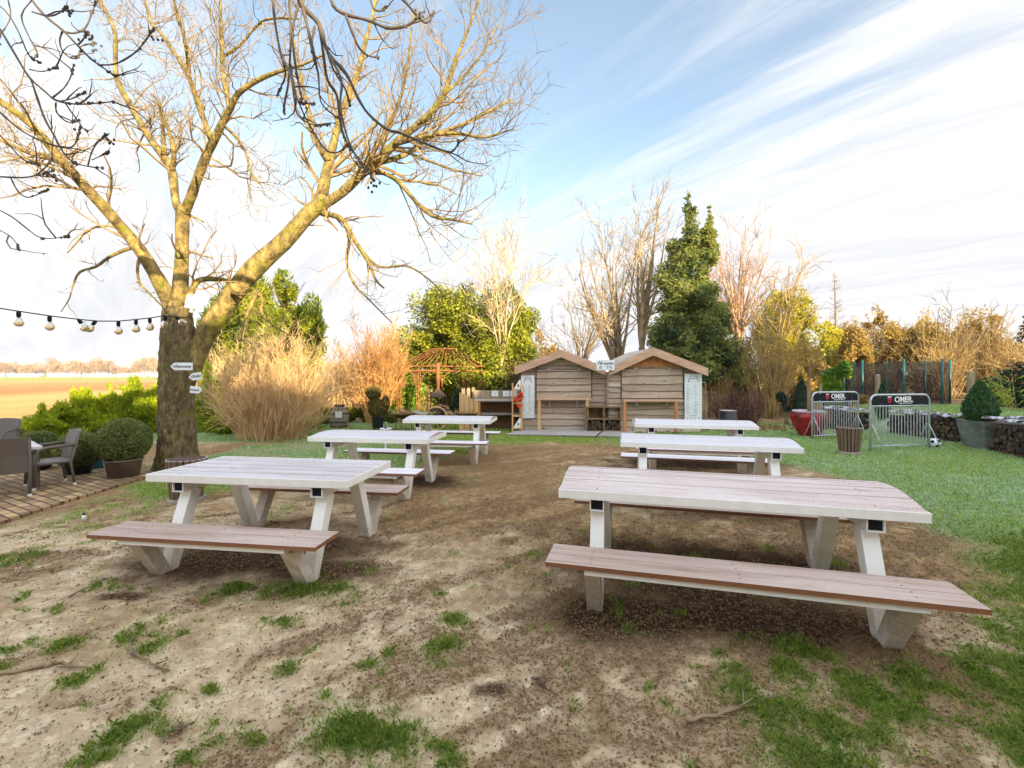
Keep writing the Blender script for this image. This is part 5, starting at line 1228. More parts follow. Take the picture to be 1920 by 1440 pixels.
# ------------------------------------------------------------------ the big ash tree
YT = 7.6
g = G(333,880); g.y = YT; g.x = A(333,880,YT).x; g.z = 0
ash = thing('ash_tree', 'large bare ash tree with a thick mossy trunk and sunlit spreading limbs', 'tree', g)
GIRTH = 1.0
def trace(pts, y0=YT, y1=YT, sub=3):
    """pixel path (px, py, width px) -> smooth points with radii; depth runs from y0 to y1"""
    n = len(pts); P_, W_ = [], []
    for i, q in enumerate(pts):
        Y = y0+(y1-y0)*i/(n-1); P_.append(A(q[0],q[1],Y)); W_.append(q[2]*Y/F/2*GIRTH*math.cos(math.atan((q[0]-HX)/F)))
    o, r = [], []
    for i in range(n-1):
        a, b_ = P_[i], P_[i+1]; p_, q_ = P_[max(i-1,0)], P_[min(i+2,n-1)]
        for j in range(sub):
            s = j/sub; o.append(.5*((2*a)+(b_-p_)*s+(2*p_-5*a+4*b_-q_)*s*s+(3*a-p_-3*b_+q_)*s**3)); r.append(W_[i]*(1-s)+W_[i+1]*s)
    return o+[P_[-1]], r+[W_[-1]]
rg = random.Random(77)
pts, rad = trace([(331,905,92),(332,880,83),(332,840,77),(331,790,72),(331,740,68),(334,690,70),(335,640,68),(334,605,62),(333,580,56),(333,562,44)])
mb = MB()
# trunk with uneven girth and root flare
rn = np.random.default_rng(3); n = 28
fine_ = []; fr_ = []
for i in range(len(pts)-1):
    for j in range(4): fine_.append(pts[i].lerp(pts[i+1],j/4)); fr_.append(rad[i]*(1-j/4)+rad[i+1]*j/4)
fine_.append(pts[-1]); fr_.append(rad[-1])
base = len(mb.v)
for i, p in enumerate(fine_):
    for j in range(n):
        a_ = 2*math.pi*j/n; z_ = p.z
        r = fr_[i]*(1+.05*math.sin(3*a_+z_*1.3)+.035*math.sin(7*a_+z_*4)+.03*math.sin(13*a_-z_*9)+rn.normal()*.018)
        if z_ < .5: r *= 1+.22*((.5-z_)/.5)**2*(.6+.6*math.sin(5*a_+1))
        mb.v.append((p.x+r*math.cos(a_),p.y+r*math.sin(a_),max(p.z,-.05)))
for i in range(len(fine_)-1):
    for j in range(n): k = base+i*n; mb.f.append((k+j,k+(j+1)%n,k+n+(j+1)%n,k+n+j))
trunk = mb.build('trunk', M['trunkbark'], ash, True)
LIMBS = [
 ('L',[(328,585,40),(300,530,31),(262,468,27),(205,400,25),(150,340,24),(115,300,22),(60,235,19),(0,190,17),(-80,125,12),(-170,40,7)],YT,YT-2.2),
 ('L2',[(118,306,17),(85,293,15),(55,286,13),(0,262,9),(-70,225,5)],YT-.95,YT-.2),
 ('C',[(332,590,46),(338,540,33),(341,480,27),(342,410,27),(343,392,29)],YT,YT),
 ('C1',[(340,400,20),(329,375,17),(322,320,18),(308,295,17),(280,258,15),(260,225,14),(240,190,13),(219,148,12),(216,110,10),(215,60,9),(200,25,8),(180,-15,6),(165,-60,4)],YT,YT+1.4),
 ('C1b',[(322,322,12),(326,290,10),(318,250,8),(305,215,7),(300,195,6)],YT+.2,YT-.3),
 ('C1c',[(308,290,12),(305,240,8),(302,205,6),(285,188,4)],YT+.3,YT+.2),
 ('C2',[(344,400,23),(356,375,20),(372,330,19),(390,285,17),(402,262,18),(420,225,15),(434,200,13),(446,176,12),(480,152,10),(520,135,8),(570,120,5),(610,100,3)],YT,YT-1.3),
 ('C2b',[(398,264,15),(388,240,13),(372,195,12),(360,160,11),(352,140,10),(325,95,9),(300,60,8),(285,45,8),(275,10,6),(262,-40,4)],YT-.45,YT+.8),
 ('C2c',[(354,142,9),(352,110,8),(345,70,7),(330,20,6),(318,-40,4)],YT+.2,YT-.6),
 ('C2d',[(432,205,13),(424,170,10),(417,130,9),(416,80,8),(413,40,7),(414,-40,4)],YT-.6,YT+.4),
 ('C2e',[(422,104,7),(450,85,6),(480,50,5),(505,35,5),(560,35,3)],YT,YT-.6),
 ('C2f',[(425,240,7),(445,260,6),(460,285,5),(470,320,4),(485,345,2)],YT-.5,YT-.7),
 ('R',[(338,740,38),(358,690,44),(378,640,43),(420,575,42),(475,505,40),(530,455,36),(575,405,32),(602,382,30)],YT-.02,YT+.5),
 ('R1',[(600,388,26),(607,350,22),(615,312,19),(630,250,14),(640,215,14),(655,175,12),(672,130,10),(685,80,8),(700,20,6),(712,-50,3)],YT+.5,YT+1.8),
 ('R1b',[(616,300,11),(590,262,10),(580,220,8),(572,180,6),(560,120,5),(548,60,4),(540,0,3)],YT+.7,YT+1.2),
 ('R2',[(602,386,22),(640,362,19),(680,325,17),(706,305,18),(742,268,15),(790,228,13),(822,195,11),(838,160,9),(855,110,7),(880,50,5),(900,-10,3)],YT+.5,YT-.6),
 ('R2b',[(706,305,12),(760,290,9),(810,255,8),(850,240,7),(905,215,5),(960,185,3)],YT+.2,YT+1.2),
 ('R2c',[(740,270,10),(800,255,8),(860,250,6),(910,258,4),(965,240,2)],YT,YT-.8),
 ('R2d',[(694,315,10),(740,335,9),(780,378,8),(810,405,7),(850,412,5),(885,420,3)],YT+.2,YT-.4),
 ('R2e',[(640,362,10),(700,285,9),(725,245,8),(745,200,7),(760,150,5),(768,90,4),(775,20,3)],YT+.4,YT+1.5),
 ('R2f',[(790,228,8),(830,180,7),(862,150,5),(905,100,4),(930,50,3)],YT-.2,YT+.6),
 ('R2g',[(680,325,8),(690,300,7),(740,280,6),(800,300,5),(850,318,4),(905,330,2)],YT+.3,YT+.9),
 ('R3',[(604,400,13),(625,404,11),(645,415,10),(665,450,8),(690,490,7),(705,525,5),(720,540,3)],YT+.5,YT-.2),
 ('R3b',[(648,420,8),(655,450,7),(650,490,5),(662,530,4),(690,560,3),(735,605,2)],YT+.4,YT+.1),
 ('R3c',[(672,462,6),(710,500,5),(760,498,4),(800,520,3),(830,550,2)],YT+.2,YT-.2),
 ('S',[(350,572,17),(358,548,14),(372,526,12),(400,523,11),(425,526,9),(436,533,6)],YT-.1,YT+.3),
 ('B',[(256,463,10),(236,468,9),(205,482,8),(180,500,7),(150,510,6),(137,535,4),(130,560,3),(114,585,2)],YT-.48,YT-.9),
 ('B2',[(266,477,9),(258,500,7),(262,530,5),(285,555,4),(305,575,3)],YT-.46,YT-.6),
 ('B3',[(480,545,12),(478,552,12),(468,580,7),(455,610,5),(452,640,3)],YT+.15,YT-.3),
 ('B4',[(482,548,9),(492,562,7),(490,585,6),(510,608,4),(545,630,2)],YT+.15,YT-.2),
]
twigs = MB()
for nm, pth, y0, y1 in LIMBS:
    p, r = trace(pth, y0, y1)
    r = [q*rg.uniform(.94,1.08) for q in r]
    mb = MB(); mb.tube(p, r, 12 if pth[0][2] > 20 else 7); mb.build('limb', M['bark'], ash, True)
    if nm in ('C','R'): cfg = [(2.6,.4,1.2,60,.0,.3,.007,.24),(7,.2,.6,50,.12,.5,.0045,.24),(4,.1,.3,45,.2,.6,.004,.24)]; st = .3
    elif nm[0] == 'R' and nm[:2] != 'R3': cfg = [(7,.6,1.6,50,.12,.40,.007,.17),(5,.3,.85,46,.14,.55,.005,.2),(4.5,.14,.42,44,.16,.6,.004,.22)]; st = .10
    elif nm[:2] == 'R3': cfg = [(7,.3,1.0,45,-.02,.4,.006,.18),(6,.15,.5,45,.10,.5,.0045,.2)]; st = .15
    elif nm[0] == 'B': cfg = [(8,.15,.6,50,.06,.4,.005,.25),(7,.1,.3,50,.10,.5,.004,.25)]; st = .25
    else: cfg = [(8,.4,1.3,54,.03,.30,.007,.24),(7,.2,.65,50,.16,.5,.005,.26),(5,.12,.32,45,.2,.6,.004,.24)]; st = .15
    sprout(twigs, p, r, rg, cfg, st)
twigs.build('crown', M['twig'], ash)
print('ASH', len(twigs.f))
# finger signs on the trunk
def finger(px0, px1, py, hpx, text, left, label, tilt=0.0, Y=YT-.46, sz=.05):
    a, b_ = A(px0,py,Y), A(px1,py,Y); w_ = b_.x-a.x; h_ = hpx*Y/F; cz = a.z; cx_ = (a.x+b_.x)/2
    t = thing('arrow_sign', label, 'sign', (cx_,Y,cz), 'white arrow signs on the tree'); t.rotation_euler = (0,tilt,0)
    e = h_*.4 if left else -h_*.4
    if left: poly = [(-w_/2,0),(-w_/2+h_*.55,-h_/2),(w_/2,-h_/2),(w_/2,h_/2),(-w_/2+h_*.55,h_/2)]
    else: poly = [(-w_/2,-h_/2),(w_/2-h_*.4,-h_/2),(w_/2,-h_*.12),(w_/2,h_*.12),(w_/2-h_*.4,h_/2),(-w_/2,h_/2)]
    mb = MB(); mb.prism(poly, 0, .018); mb.build('board', M['white'], t, local=True)
    lettering(text, sz, M['ink'], t, rootloc(t)+Vector((e*.6,-.002,0)), shear=.35)
    if left:
        mb = MB(); mb.tube([(-w_/2+h_*.35,-.003,0),(-w_/2+h_*.55,-.003,h_*.16),(-w_/2+h_*.75,-.003,0),(-w_/2+h_*.55,-.003,-h_*.16),(-w_/2+h_*.35,-.003,0)],.003,4); mb.build('icon', M['ink'], t, local=True)
    mb = MB(); mb.lathe([(.006,-.004),(.006,.0)],8,(w_*.42,0,0),Matrix.Rotation(R(90),3,'X')); mb.build('screw', M['galv'], t, local=True)
finger(319,360,687,14,'Panorama',True,'top arrow sign on the tree trunk pointing left',sz=.062)
finger(353,377,706,14,'Toilet',True,'middle arrow sign, tilted and pointing left at the right side of the trunk',R(-8),sz=.055,Y=YT-.40)
finger(356,377,731,13,'Feestzaal',False,'lowest arrow sign pointing right at the right side of the trunk',R(4),sz=.042,Y=YT-.38)
# floodlight box
c = A(360,567,YT-.35); t = thing('floodlight', 'white floodlight box strapped in the fork of the tree', 'lamp', c); t.rotation_euler = (0,R(14),0)
mb = MB(); mb.box((0,0,0),(.15,.09,.21)); o = mb.build('housing', M['whiteplastic'], t, local=True); bevel(o,.012,3)
mb = MB(); mb.tube([(-.02,.02,.10),(.03,.02,.15),(.13,.02,.17),(.19,.02,.15)],.012,6); mb.build('bracket', M['whiteplastic'], t, local=True)
mb = MB(); mb.tube([(.03,0,-.10),(.03,0,-.16)],.03,8); mb.build('gland', M['whiteplastic'], t, local=True)
# string of festoon bulbs
t = thing('festoon_lights', 'string of clear festoon bulbs sagging from the left edge to the tree', 'string lights', A(305,600,YT-.4))
ctl = [(-60,565,5.4),(0,578,5.7),(32,583,5.85),(92,592,6.1),(150,599,6.4),(185,602,6.6),(222,602,6.75),(255,599,6.95),(282,596,7.1),(306,592,YT-.42),(330,594,YT-.47),(352,596,YT-.45)]
cp = [A(*q) for q in ctl]; mb = MB(); q2 = []
for i in range(len(cp)-1):
    for j in range(4): q2.append(cp[i].lerp(cp[i+1],j/4))
mb.tube(q2+[cp[-1]],.0085,5); mb.build('cable', M['black'], t, True)
m, nt, b = newmat('bulb_glass'); b.inputs['Base Color'].default_value = lin(250,236,214); b.inputs['Roughness'].default_value = .04; b.inputs['Transmission Weight'].default_value = .85; b.inputs['IOR'].default_value = 1.25; M['bulb'] = m
for (px,py,ang) in ((35,583,0),(93,592,0),(147,599,-35),(180,601,40),(222,602,0),(255,599,0),(281,596,0),(311,591,10),(329,593,-50)):
    Y = np.interp(px,[q[0] for q in ctl],[q[2] for q in ctl]); p = A(px,np.interp(px,[q[0] for q in ctl],[q[1] for q in ctl]),Y); m3 = Matrix.Rotation(R(ang),3,'Y')
    mb = MB(); mb.lathe([(.016,-.075),(.023,-.07),(.024,-.02),(.016,0)],10,p,m3); so_ = mb.build('socket', M['black'], t, True)
    mb = MB(); mb.lathe([(.016,-.076),(.034,-.095),(.052,-.13),(.054,-.15),(.044,-.18),(.021,-.198),(.001,-.202)],16,p,m3); mb.build('bulb', M['bulb'], so_, True)
    mb = MB(); mb.tube([p+m3@Vector(v_) for v_ in ((-.02,0,-.14),(.02,0,-.145),(-.02,0,-.155),(.02,0,-.165),(-.015,0,-.175))],.003,4); mb.build('filament', M['gold'], so_)

# dark overhanging branches of a second ash standing behind and left of the camera
YO = 3.3; GIRTH = .85
oh = thing('overhanging_ash', 'dark shaded ash branches with knobbly buds hanging into the top of the view', 'tree', (-4.2,-2.2,0))
mb = MB(); tp, tr = chain((-4.2,-2.2,-.05),(.05,.08,1),4.6,.26,random.Random(5),8,.0,.03,.75); mb.tube(tp,tr,14); mb.build('trunk', M['trunkbark'], oh, True)
hubA = A(120,-75,YO+.2); hubB = A(600,-110,YO+.1)
for hub, via in ((hubA,Vector((-3.9,.6,5.2))),(hubB,Vector((-2.6,.6,5.6)))):
    mb = MB(); q = [tp[-1],tp[-1].lerp(via,.5)+Vector((0,0,.25)),via,via.lerp(hub,.6)+Vector((0,0,.12)),hub]; mb.tube(q,[.18,.13,.09,.06,.035],10); mb.build('limb', M['darktwig'], oh, True)
OV = [
 [(45,-30,7),(60,0,7),(85,30,7),(118,57,7),(145,85,6),(170,110,6),(195,128,5),(220,146,4)],
 [(122,60,6),(140,62,5),(160,52,5),(172,25,4),(180,2,3)],[(118,57,5),(112,75,5),(117,95,4),(135,110,4),(148,105,4),(151,95,3)],
 [(60,22,5),(90,30,4),(110,25,4),(128,12,4)],[(145,85,5),(155,75,4),(165,60,3)],[(150,88,4),(160,84,4),(178,80,4)],
 [(188,122,5),(215,120,5),(240,108,4),(262,90,4),(288,55,4)],
 [(-20,30,7),(0,55,7),(30,105,7),(55,145,7),(85,172,6),(105,188,6),(140,195,5),(175,194,4),(215,190,4)],
 [(58,148,6),(72,190,6),(85,225,6),(102,255,5),(118,285,5),(138,304,4),(165,312,4),(192,315,3)],
 [(100,182,5),(120,165,4),(132,145,4),(138,122,4)],[(105,192,5),(106,210,4),(120,225,4),(135,230,3),(148,225,3)],[(60,0,4),(40,30,4),(55,70,4),(70,100,4),(60,112,3)],
 [(110,190,4),(135,185,4),(160,172,3)],[(-20,0,4),(10,20,4),(35,60,4),(55,105,4),(78,118,3)],[(55,130,4),(80,134,4),(108,126,4)],
 [(-20,190,6),(10,220,6),(45,248,5),(80,265,5),(110,275,5),(135,275,4),(147,255,4),(150,235,3)],[(-20,232,5),(20,275,5),(45,300,4),(75,310,3)],
 [(-20,330,5),(40,333,5),(75,327,4),(100,320,4)],[(20,333,4),(35,360,4),(55,370,3),(90,355,3)],[(-20,385,4),(20,405,4),(50,428,4),(80,447,3),(130,443,3)],[(-15,425,4),(15,440,3),(30,455,3),(35,468,3)],
 [(165,310,5),(172,285,4),(185,265,4),(205,250,4)],[(172,300,4),(190,292,3),(205,285,3)],[(15,0,4),(20,30,3),(5,60,3),(-10,75,3)],
 [(600,-110,20),(575,-40,14),(562,0,12),(575,20,12),(598,45,11),(608,80,10),(620,105,9),(650,140,8),(672,185,7),(692,215,7),(725,242,6),(752,250,6),(800,270,5),(840,285,5),(854,278,4),(860,262,4)],
 [(545,-40,8),(565,5,9),(574,40,8),(582,75,7),(592,120,7)],[(510,-30,6),(514,30,6),(522,80,6),(530,112,6),(543,135,6),(552,165,5),(560,190,5),(590,195,4)],
 [(540,-30,5),(545,60,6),(543,120,5),(540,160,5),(533,195,4),(534,215,4)],[(560,10,7),(548,60,5),(555,130,5),(566,185,5)],[(598,45,7),(606,100,7),(614,150,6),(632,180,6),(640,240,5),(655,275,5),(675,300,4)],
 [(618,105,6),(640,150,5),(638,200,5),(652,260,5),(672,300,4),(692,325,4),(702,340,3)],[(610,85,6),(625,130,5),(648,168,5),(656,200,4)],
 [(610,-40,8),(625,10,8),(648,27,8),(690,38,7),(725,52,7),(755,50,6),(775,40,6),(789,22,5)],[(648,27,6),(662,65,5),(675,92,5),(692,105,4),(710,108,4)],
 [(700,-30,5),(750,-5,6),(770,15,6),(795,42,5),(808,35,4),(813,20,4)],[(690,-20,4),(700,15,4),(715,20,4),(726,10,3)],[(560,190,5),(570,215,4),(590,250,4),(612,282,4),(635,285,3),(650,272,3)],
 [(545,120,5),(550,170,4),(558,215,4),(590,235,3),(620,232,3)],[(530,110,5),(535,140,4),(528,160,4),(520,180,3)],[(590,50,6),(585,90,5),(597,140,5),(601,190,4),(625,215,4),(640,225,3)],
]
tw = MB(); rg = random.Random(12)
for i, pth in enumerate(OV):
    y0 = YO+rg.uniform(-.2,.3); p, r = trace(pth, y0, y0+rg.uniform(-.35,.35)); r = [q*rg.uniform(.76,1.26) for q in r]
    mb = MB(); mb.tube(p, r, 7); buds = mb
    sprout(tw, p, r, rg, [(3.2,.12,.48,42,.10,.55,.006,.22),(4,.05,.16,45,.22,.6,.0038,.22)], .3)
    L = len(p)
    for k in range(9):
        t_ = 1-.30*rg.random()**1.5; q, d, rr_ = along(p, r, min(t_,.999)); o_ = Vector((rg.gauss(0,1),rg.gauss(0,1),rg.gauss(0,1))).normalized(); s_ = rg.uniform(.006,.010)
        buds.ball(q+o_*rr_*1.1,(s_,s_,s_*1.3),6,4)
    if rg.random() < .35:
        q = p[-1]
        for k in range(7): buds.ball(q+Vector((rg.gauss(0,.02),rg.gauss(0,.02),-rg.uniform(0,.07))),(.009,.009,.011),6,4)
    mb.build('branch', M['darktwig'], oh, True)
tw.build('crown', M['darktwig'], oh)
# ------------------------------------------------------------------ hedges, shrubs and trees round the garden
def span(px0, px1, pyt, Y): a, b_ = A(px0,pyt,Y), A(px1,pyt,Y); return (a.x+b_.x)/2, (b_.x-a.x)/2, a.z
rgT = random.Random(31)
thj = [(-35,66,800,10.2,''),(40,62,792,10.6,''),(108,56,762,11.2,''),(158,46,733,11.6,''),(205,44,728,11.9,''),(252,42,712,12.2,''),(297,40,722,12.5,''),(392,34,690,12.6,''),(425,30,770,12.2,'')]
tl_ = ['low yellow-green thuja at the left edge, behind the smallest boxwood ball','low thuja second from the left edge with ragged top','thuja rising behind the third boxwood ball','thuja with a ragged tip behind the side-on rattan chair','thuja between two tips, left above the big boxwood ball',
       'tallest pointed thuja of the hedge left of the trunk','thuja partly hidden by the left side of the trunk','thuja showing right of the trunk beside the arrow signs','short dark thuja at the left foot of the tan shrub']
for k, (px, hw, pyt, Y, _) in enumerate(thj):
    c = A(px,pyt,Y); w_ = hw*Y/F*.8; h_ = c.z; base = Vector((c.x,Y,0)); t = thing('thuja', tl_[k], 'hedge shrub', base, 'yellow-green thuja hedge')
    lob = [((c.x+rgT.uniform(-.1,.1)*w_,Y,h_*q),(w_*s,w_*s*.9,h_*.22)) for q, s in ((.15,1.0),(.35,1.0),(.55,.85),(.72,.6),(.86,.32))]+[((c.x+rgT.uniform(-.8,.8)*w_,Y-.2,h_*rgT.uniform(.4,.75)),(w_*.4,w_*.4,h_*.2)) for _ in range(3)]+[((c.x+rgT.uniform(-.5,.5)*w_,Y+rgT.uniform(-.3,.3)*w_,h_*rgT.uniform(.62,.95)),(w_*.16,w_*.16,h_*.2)) for _ in range(7)]
    foliage('foliage', lob, 6500, .055, M['thuja'], t, 100+k, .24, (0,-.15,.8), shell=.3, gap=-.55, jag=.26, spread=.55, freq=3.5)
    mb = MB(); mb.tube([base,base+Vector((0,0,h_*.8))],[.06,.02],6); mb.build('trunk', M['stem'], t)
def conifer(px, pyt, px0, px1, pyb, Y, mat, label, seed, n, size, tiers, up=(0,0,.1), irr=.3, cat='tree', pw=1.6):
    rng = random.Random(seed); c = A(px,pyt,Y); base = Vector((c.x,Y,0)); hw = (px1-px0)/2*Y/F; t = thing('conifer', label, cat, base); lob = []
    zb = A(px,pyb,Y).z
    mb = MB(); mb.tube([base,base+Vector((0,0,c.z*.5)),base+Vector((0,0,c.z*.96))],[hw*.10,hw*.06,.02],8); mb.build('trunk', M['stem'], t, True)
    for k in range(tiers):
        q = k/(tiers-1); z_ = zb+(c.z-zb)*q; r_ = hw*(1-q**pw)*1.0+.06*hw
        m_ = max(4,int(8*(1-q)+3))
        for j in range(m_):
            a_ = rng.uniform(0,6.28); rr_ = r_*rng.uniform(.35,.74); s = r_*rng.uniform(.22,.38)+.05
            lob.append(((c.x+math.cos(a_)*rr_,Y+math.sin(a_)*rr_,z_+rng.uniform(-.3,.3)*(c.z-zb)/tiers*2),(s*1.15,s*1.15,s*rng.uniform(.5,.85))))
        lob.append(((c.x,Y,z_),(r_*.72,r_*.72,(c.z-zb)/tiers*1.1)))
    foliage('foliage', lob, n, size, mat, t, seed, .32, up, shell=.25, gap=-.8, jag=.18, spread=.75, freq=2.2)
    return t
conifer(1290,378,1195,1350,700,17.0,M['cedar'],'tall dark green conifer with sunlit top behind the right hut',203,60000,.085,16,pw=1.9)
conifer(1330,398,1308,1346,480,16.8,M['cedar'],'small second tip leaning at the right of the tall conifer',204,3500,.08,5)
conifer(1935,555,1895,1990,760,13.0,M['yew'],'blue-green conifer entering at the right edge',206,2500,.08,6)
def rounded(name, cat, px0, px1, pyt, pyb, Y, mat, label, seed, n, size, lobes=12, wid=.45, up=(0,0,.2), gap=-.5, shell=.4, trunk='stem', zmin=0.0, grp=None, jag=.14, spread=.9):
    rng = random.Random(seed); x_, hw, zt = span(px0,px1,pyt,Y); zb = max(A(960,pyb,Y).z, zmin); base = Vector((x_,Y,zmin)); t = thing(name, label, cat, base, grp); lob = []
    zc, hz = (zt+zb)/2, (zt-zb)/2
    lob.append(((x_,Y,zc-.1*hz),(hw*.66,hw*.55,hz*.72)))
    for k in range(lobes):
        d = Vector((rng.gauss(0,1),rng.gauss(0,1),rng.gauss(0,1))).normalized(); s = rng.uniform(.2,.42); e_ = rng.uniform(.45,.92)*(1-.35*s)
        lob.append(((x_+d.x*hw*e_,Y+d.y*hw*e_*.85,zc+d.z*hz*e_),(hw*s,hw*s*.9,hz*s*.95)))
    foliage('foliage', lob, n, size, mat, t, seed, wid, up, shell=shell, gap=gap, jag=jag, freq=2.4, spread=spread)
    mb = MB(); tp_ = Vector((x_,Y,zt-.25*hz)); p, r = chain((x_,Y,zmin),(0,0,1),zt-zmin-.3*hz,.05+.03*hw,rng,6,0,.06,.3); mb.tube(p,r,7)
    sprout(mb,p,r,rng,[(2.2,hz*.4,hz*.9,55,.1,.5,.012,.15),(3,.2,.5,45,.08,.5,.006,.2)],.35); mb.build('stems', M[trunk], t, True)
    return t
rounded('conifer','tree',362,520,488,815,14.0,M['conif'],'broad golden-green conifer behind the leaning limb of the ash',201,26000,.11,22,.24,(0,-.1,.45),gap=-.9,shell=.3,jag=.22,spread=.6)
rounded('conifer','tree',470,606,515,815,14.4,M['conif'],'ragged golden-green conifer rising above the tan shrub',202,20000,.11,20,.24,(0,-.1,.45),gap=-.9,shell=.3,jag=.25,spread=.6)
rounded('holly_tree','tree',742,1012,522,790,17.0,M['holly'],'big rounded yellow-green evergreen behind the gazebo',211,60000,.062,34,gap=-.35,shell=.3,jag=.28)
rounded('holly_tree','tree',868,1024,526,790,17.4,M['holly'],'second rounded evergreen merging with the right side of the big one',249,26000,.062,22,gap=-.35,shell=.3,jag=.28)
rounded('laurel','shrub',690,800,662,790,16.4,M['laurel'],'bright laurel left behind the gazebo posts',212,5000,.075,8)
rounded('laurel','shrub',790,870,665,780,17.6,M['laurel'],'laurel seen through the middle of the gazebo',213,4500,.075,8)
rounded('yew','shrub',838,900,700,800,15.6,M['yew'],'dark blue-green yew between the gazebo and the bar counter',214,6500,.05,8,.3)
rounded('yew','shrub',905,962,690,800,16.2,M['yew'],'dark yew behind the bar counter pickets',215,4500,.05,8,.3)
rounded('laurel','shrub',1335,1440,655,800,18.3,M['laurel'],'bright green laurel above the red-brown bush right of the huts',216,5200,.07,9)
rounded('laurel','shrub',1532,1604,664,790,15.6,M['laurel'],'bright green laurel behind the left barrier',217,6000,.07,9)
rounded('yellow_bush','tree',1396,1572,528,790,19.5,M['goldleaf'],'rounded yellow-green tree behind the bundle of golden stems',218,26000,.066,20,gap=-.3,jag=.25)
rounded('brown_tree','tree',1772,1880,566,740,19.0,M['brownleaf'],'rounded golden-brown tree crown behind the right-hand shrubs',219,7500,.075,9)
rounded('brown_shrub','shrub',1560,1640,598,740,18.0,M['brownleaf'],'brown-green shrub left of the trampoline',220,11200,.055,14,.4,gap=.0,shell=.05,jag=.35)
rounded('brown_shrub','shrub',1640,1720,592,700,18.6,M['brownleaf'],'brown-green shrub above the trampoline net',221,9800,.055,14,.4,gap=.0,shell=.05,jag=.35)
rounded('brown_shrub','shrub',1690,1775,600,700,18.2,M['brownleaf'],'brown-green shrub above the right side of the trampoline',222,9100,.055,14,.4,gap=.0,shell=.05,jag=.35)
rounded('brown_shrub','shrub',1590,1710,576,790,20.5,M['brownleaf'],'low brown shrub glimpsed through the trampoline net',241,16800,.065,18,.4,gap=-.3,shell=.05,jag=.35)
rounded('brown_shrub','shrub',1690,1815,572,790,20.0,M['brownleaf'],'low golden-brown shrub behind the right pole of the trampoline',242,16800,.065,18,.4,gap=-.3,shell=.05,jag=.35)
rounded('brown_shrub','shrub',1790,1945,580,790,20.2,M['brownleaf'],'low golden-brown shrub behind the wooden post and planted cone',243,18900,.065,18,.4,gap=-.3,shell=.05,jag=.35)
rounded('brown_shrub','shrub',1535,1630,588,790,20.0,M['brownleaf'],'low brown shrub behind the laurel at the left barrier',244,14700,.065,18,.4,gap=-.3,shell=.05,jag=.35)
rounded('yellow_shrub','shrub',1822,1845,742,765,17.0,M['yellowleaf'],'small bright yellow shrub in the sun behind the wooden post',223,900,.05,5)
rounded('evergreen_shrub','shrub',1450,1500,728,790,14.4,M['yew'],'small blue-green evergreen between the red-brown bush and the dark cone',224,2500,.045,6)
rounded('evergreen_shrub','shrub',1830,1925,690,790,14.0,M['yew'],'dark spreading evergreen behind the planted cone',225,3000,.05,8,gap=.0)
rounded('low_shrub','shrub',1555,1640,735,800,15.0,M['brownleaf'],'low gold-green shrub behind the firewood at the left barrier',226,5000,.055,8,.4)
for k, (px, w_, pyt, Y, lb) in enumerate(((612,28,762,14.6,'low mossy clipped shrub left of the barrel'),(655,24,757,15.2,'low mossy clipped shrub right of the barrel'),(683,20,753,15.2,'low mossy clipped shrub beside the topiary'),(585,30,778,13.6,'low grassy shrub at the right foot of the tan shrub'),(735,16,772,14.8,'low mossy shrub between topiary and gazebo'))):
    rounded('low_shrub','shrub',px-w_,px+w_,pyt,800,Y,M['holly'],lb,230+k,2600,.035,6,.5,shell=.6,gap=-1,jag=.06)
rounded('brown_shrub','shrub',1335,1420,600,790,20.4,M['brownleaf'],'brown-green shrub filling the gap right of the conifer foot',245,9000,.065,16,.4,gap=-.2,shell=.1,jag=.3)
rounded('evergreen_shrub','shrub',985,1060,600,780,19.4,M['brownleaf'],'dull olive shrub behind the left end of the huts',246,6500,.065,14,.4,gap=.0,shell=.1,jag=.3)
rounded('evergreen_shrub','shrub',560,640,690,800,17.5,M['holly'],'yellow-green shrub low behind the tan and orange bushes',247,4500,.065,12,.4,gap=-.2,shell=.1,jag=.3)
rounded('evergreen_shrub','shrub',1440,1560,660,790,17.6,M['brownleaf'],'olive shrub behind the standard tree and red pot',248,8000,.06,16,.4,gap=-.2,shell=.1,jag=.3)
# brush: many thin stems fanning out of one root
def brush(name, px, pxs, pyt, Y, n, lean, mat, label, seed, sub, r0=.008, basew=.35, up=.05, zmin=0.0, cat='shrub', hvar=(.55,1.05), wob=.10, grp=None, pyb=None):
    rng = random.Random(seed); c = A(px,pyt,Y); hw = pxs*Y/F; base = Vector((c.x,Y,zmin)); t = thing(name, label, cat, base, grp); H_ = c.z-zmin
    st = MB(); tw_ = MB()
    for k in range(n):
        a_ = rng.uniform(0,6.28); q = rng.random()**.5; bx_, by_ = math.cos(a_)*q, math.sin(a_)*q; h_ = H_*rng.uniform(*hvar)*(1-.28*q*q)
        p0 = base+Vector((bx_*hw*basew,by_*hw*basew*.8,0)); tip = base+Vector((bx_*hw,by_*hw*.8,h_)); d = tip-p0
        p, r = chain(p0+Vector((0,0,-.02)), d+Vector((0,0,d.length*.25)), d.length, r0*rng.uniform(.7,1.4), rng, 6, up-.05*q, wob, .3)
        st.tube(p, r, 4, False); sprout(tw_, p, r, rng, sub, .25)
    st.build('stems', M[mat], t); tw_.build('twigs', M[mat], t); return t
brush('tan_shrub',508,122,588,11.3,300,0,'tan','big dense tan shrub of bare upright twigs right of the ash trunk',301,[(6,.25,.75,42,.10,.6,.0055,.22),(5,.12,.35,45,.12,.6,.0042,.25)],.009,.5,hvar=(.38,1.04),wob=.16)
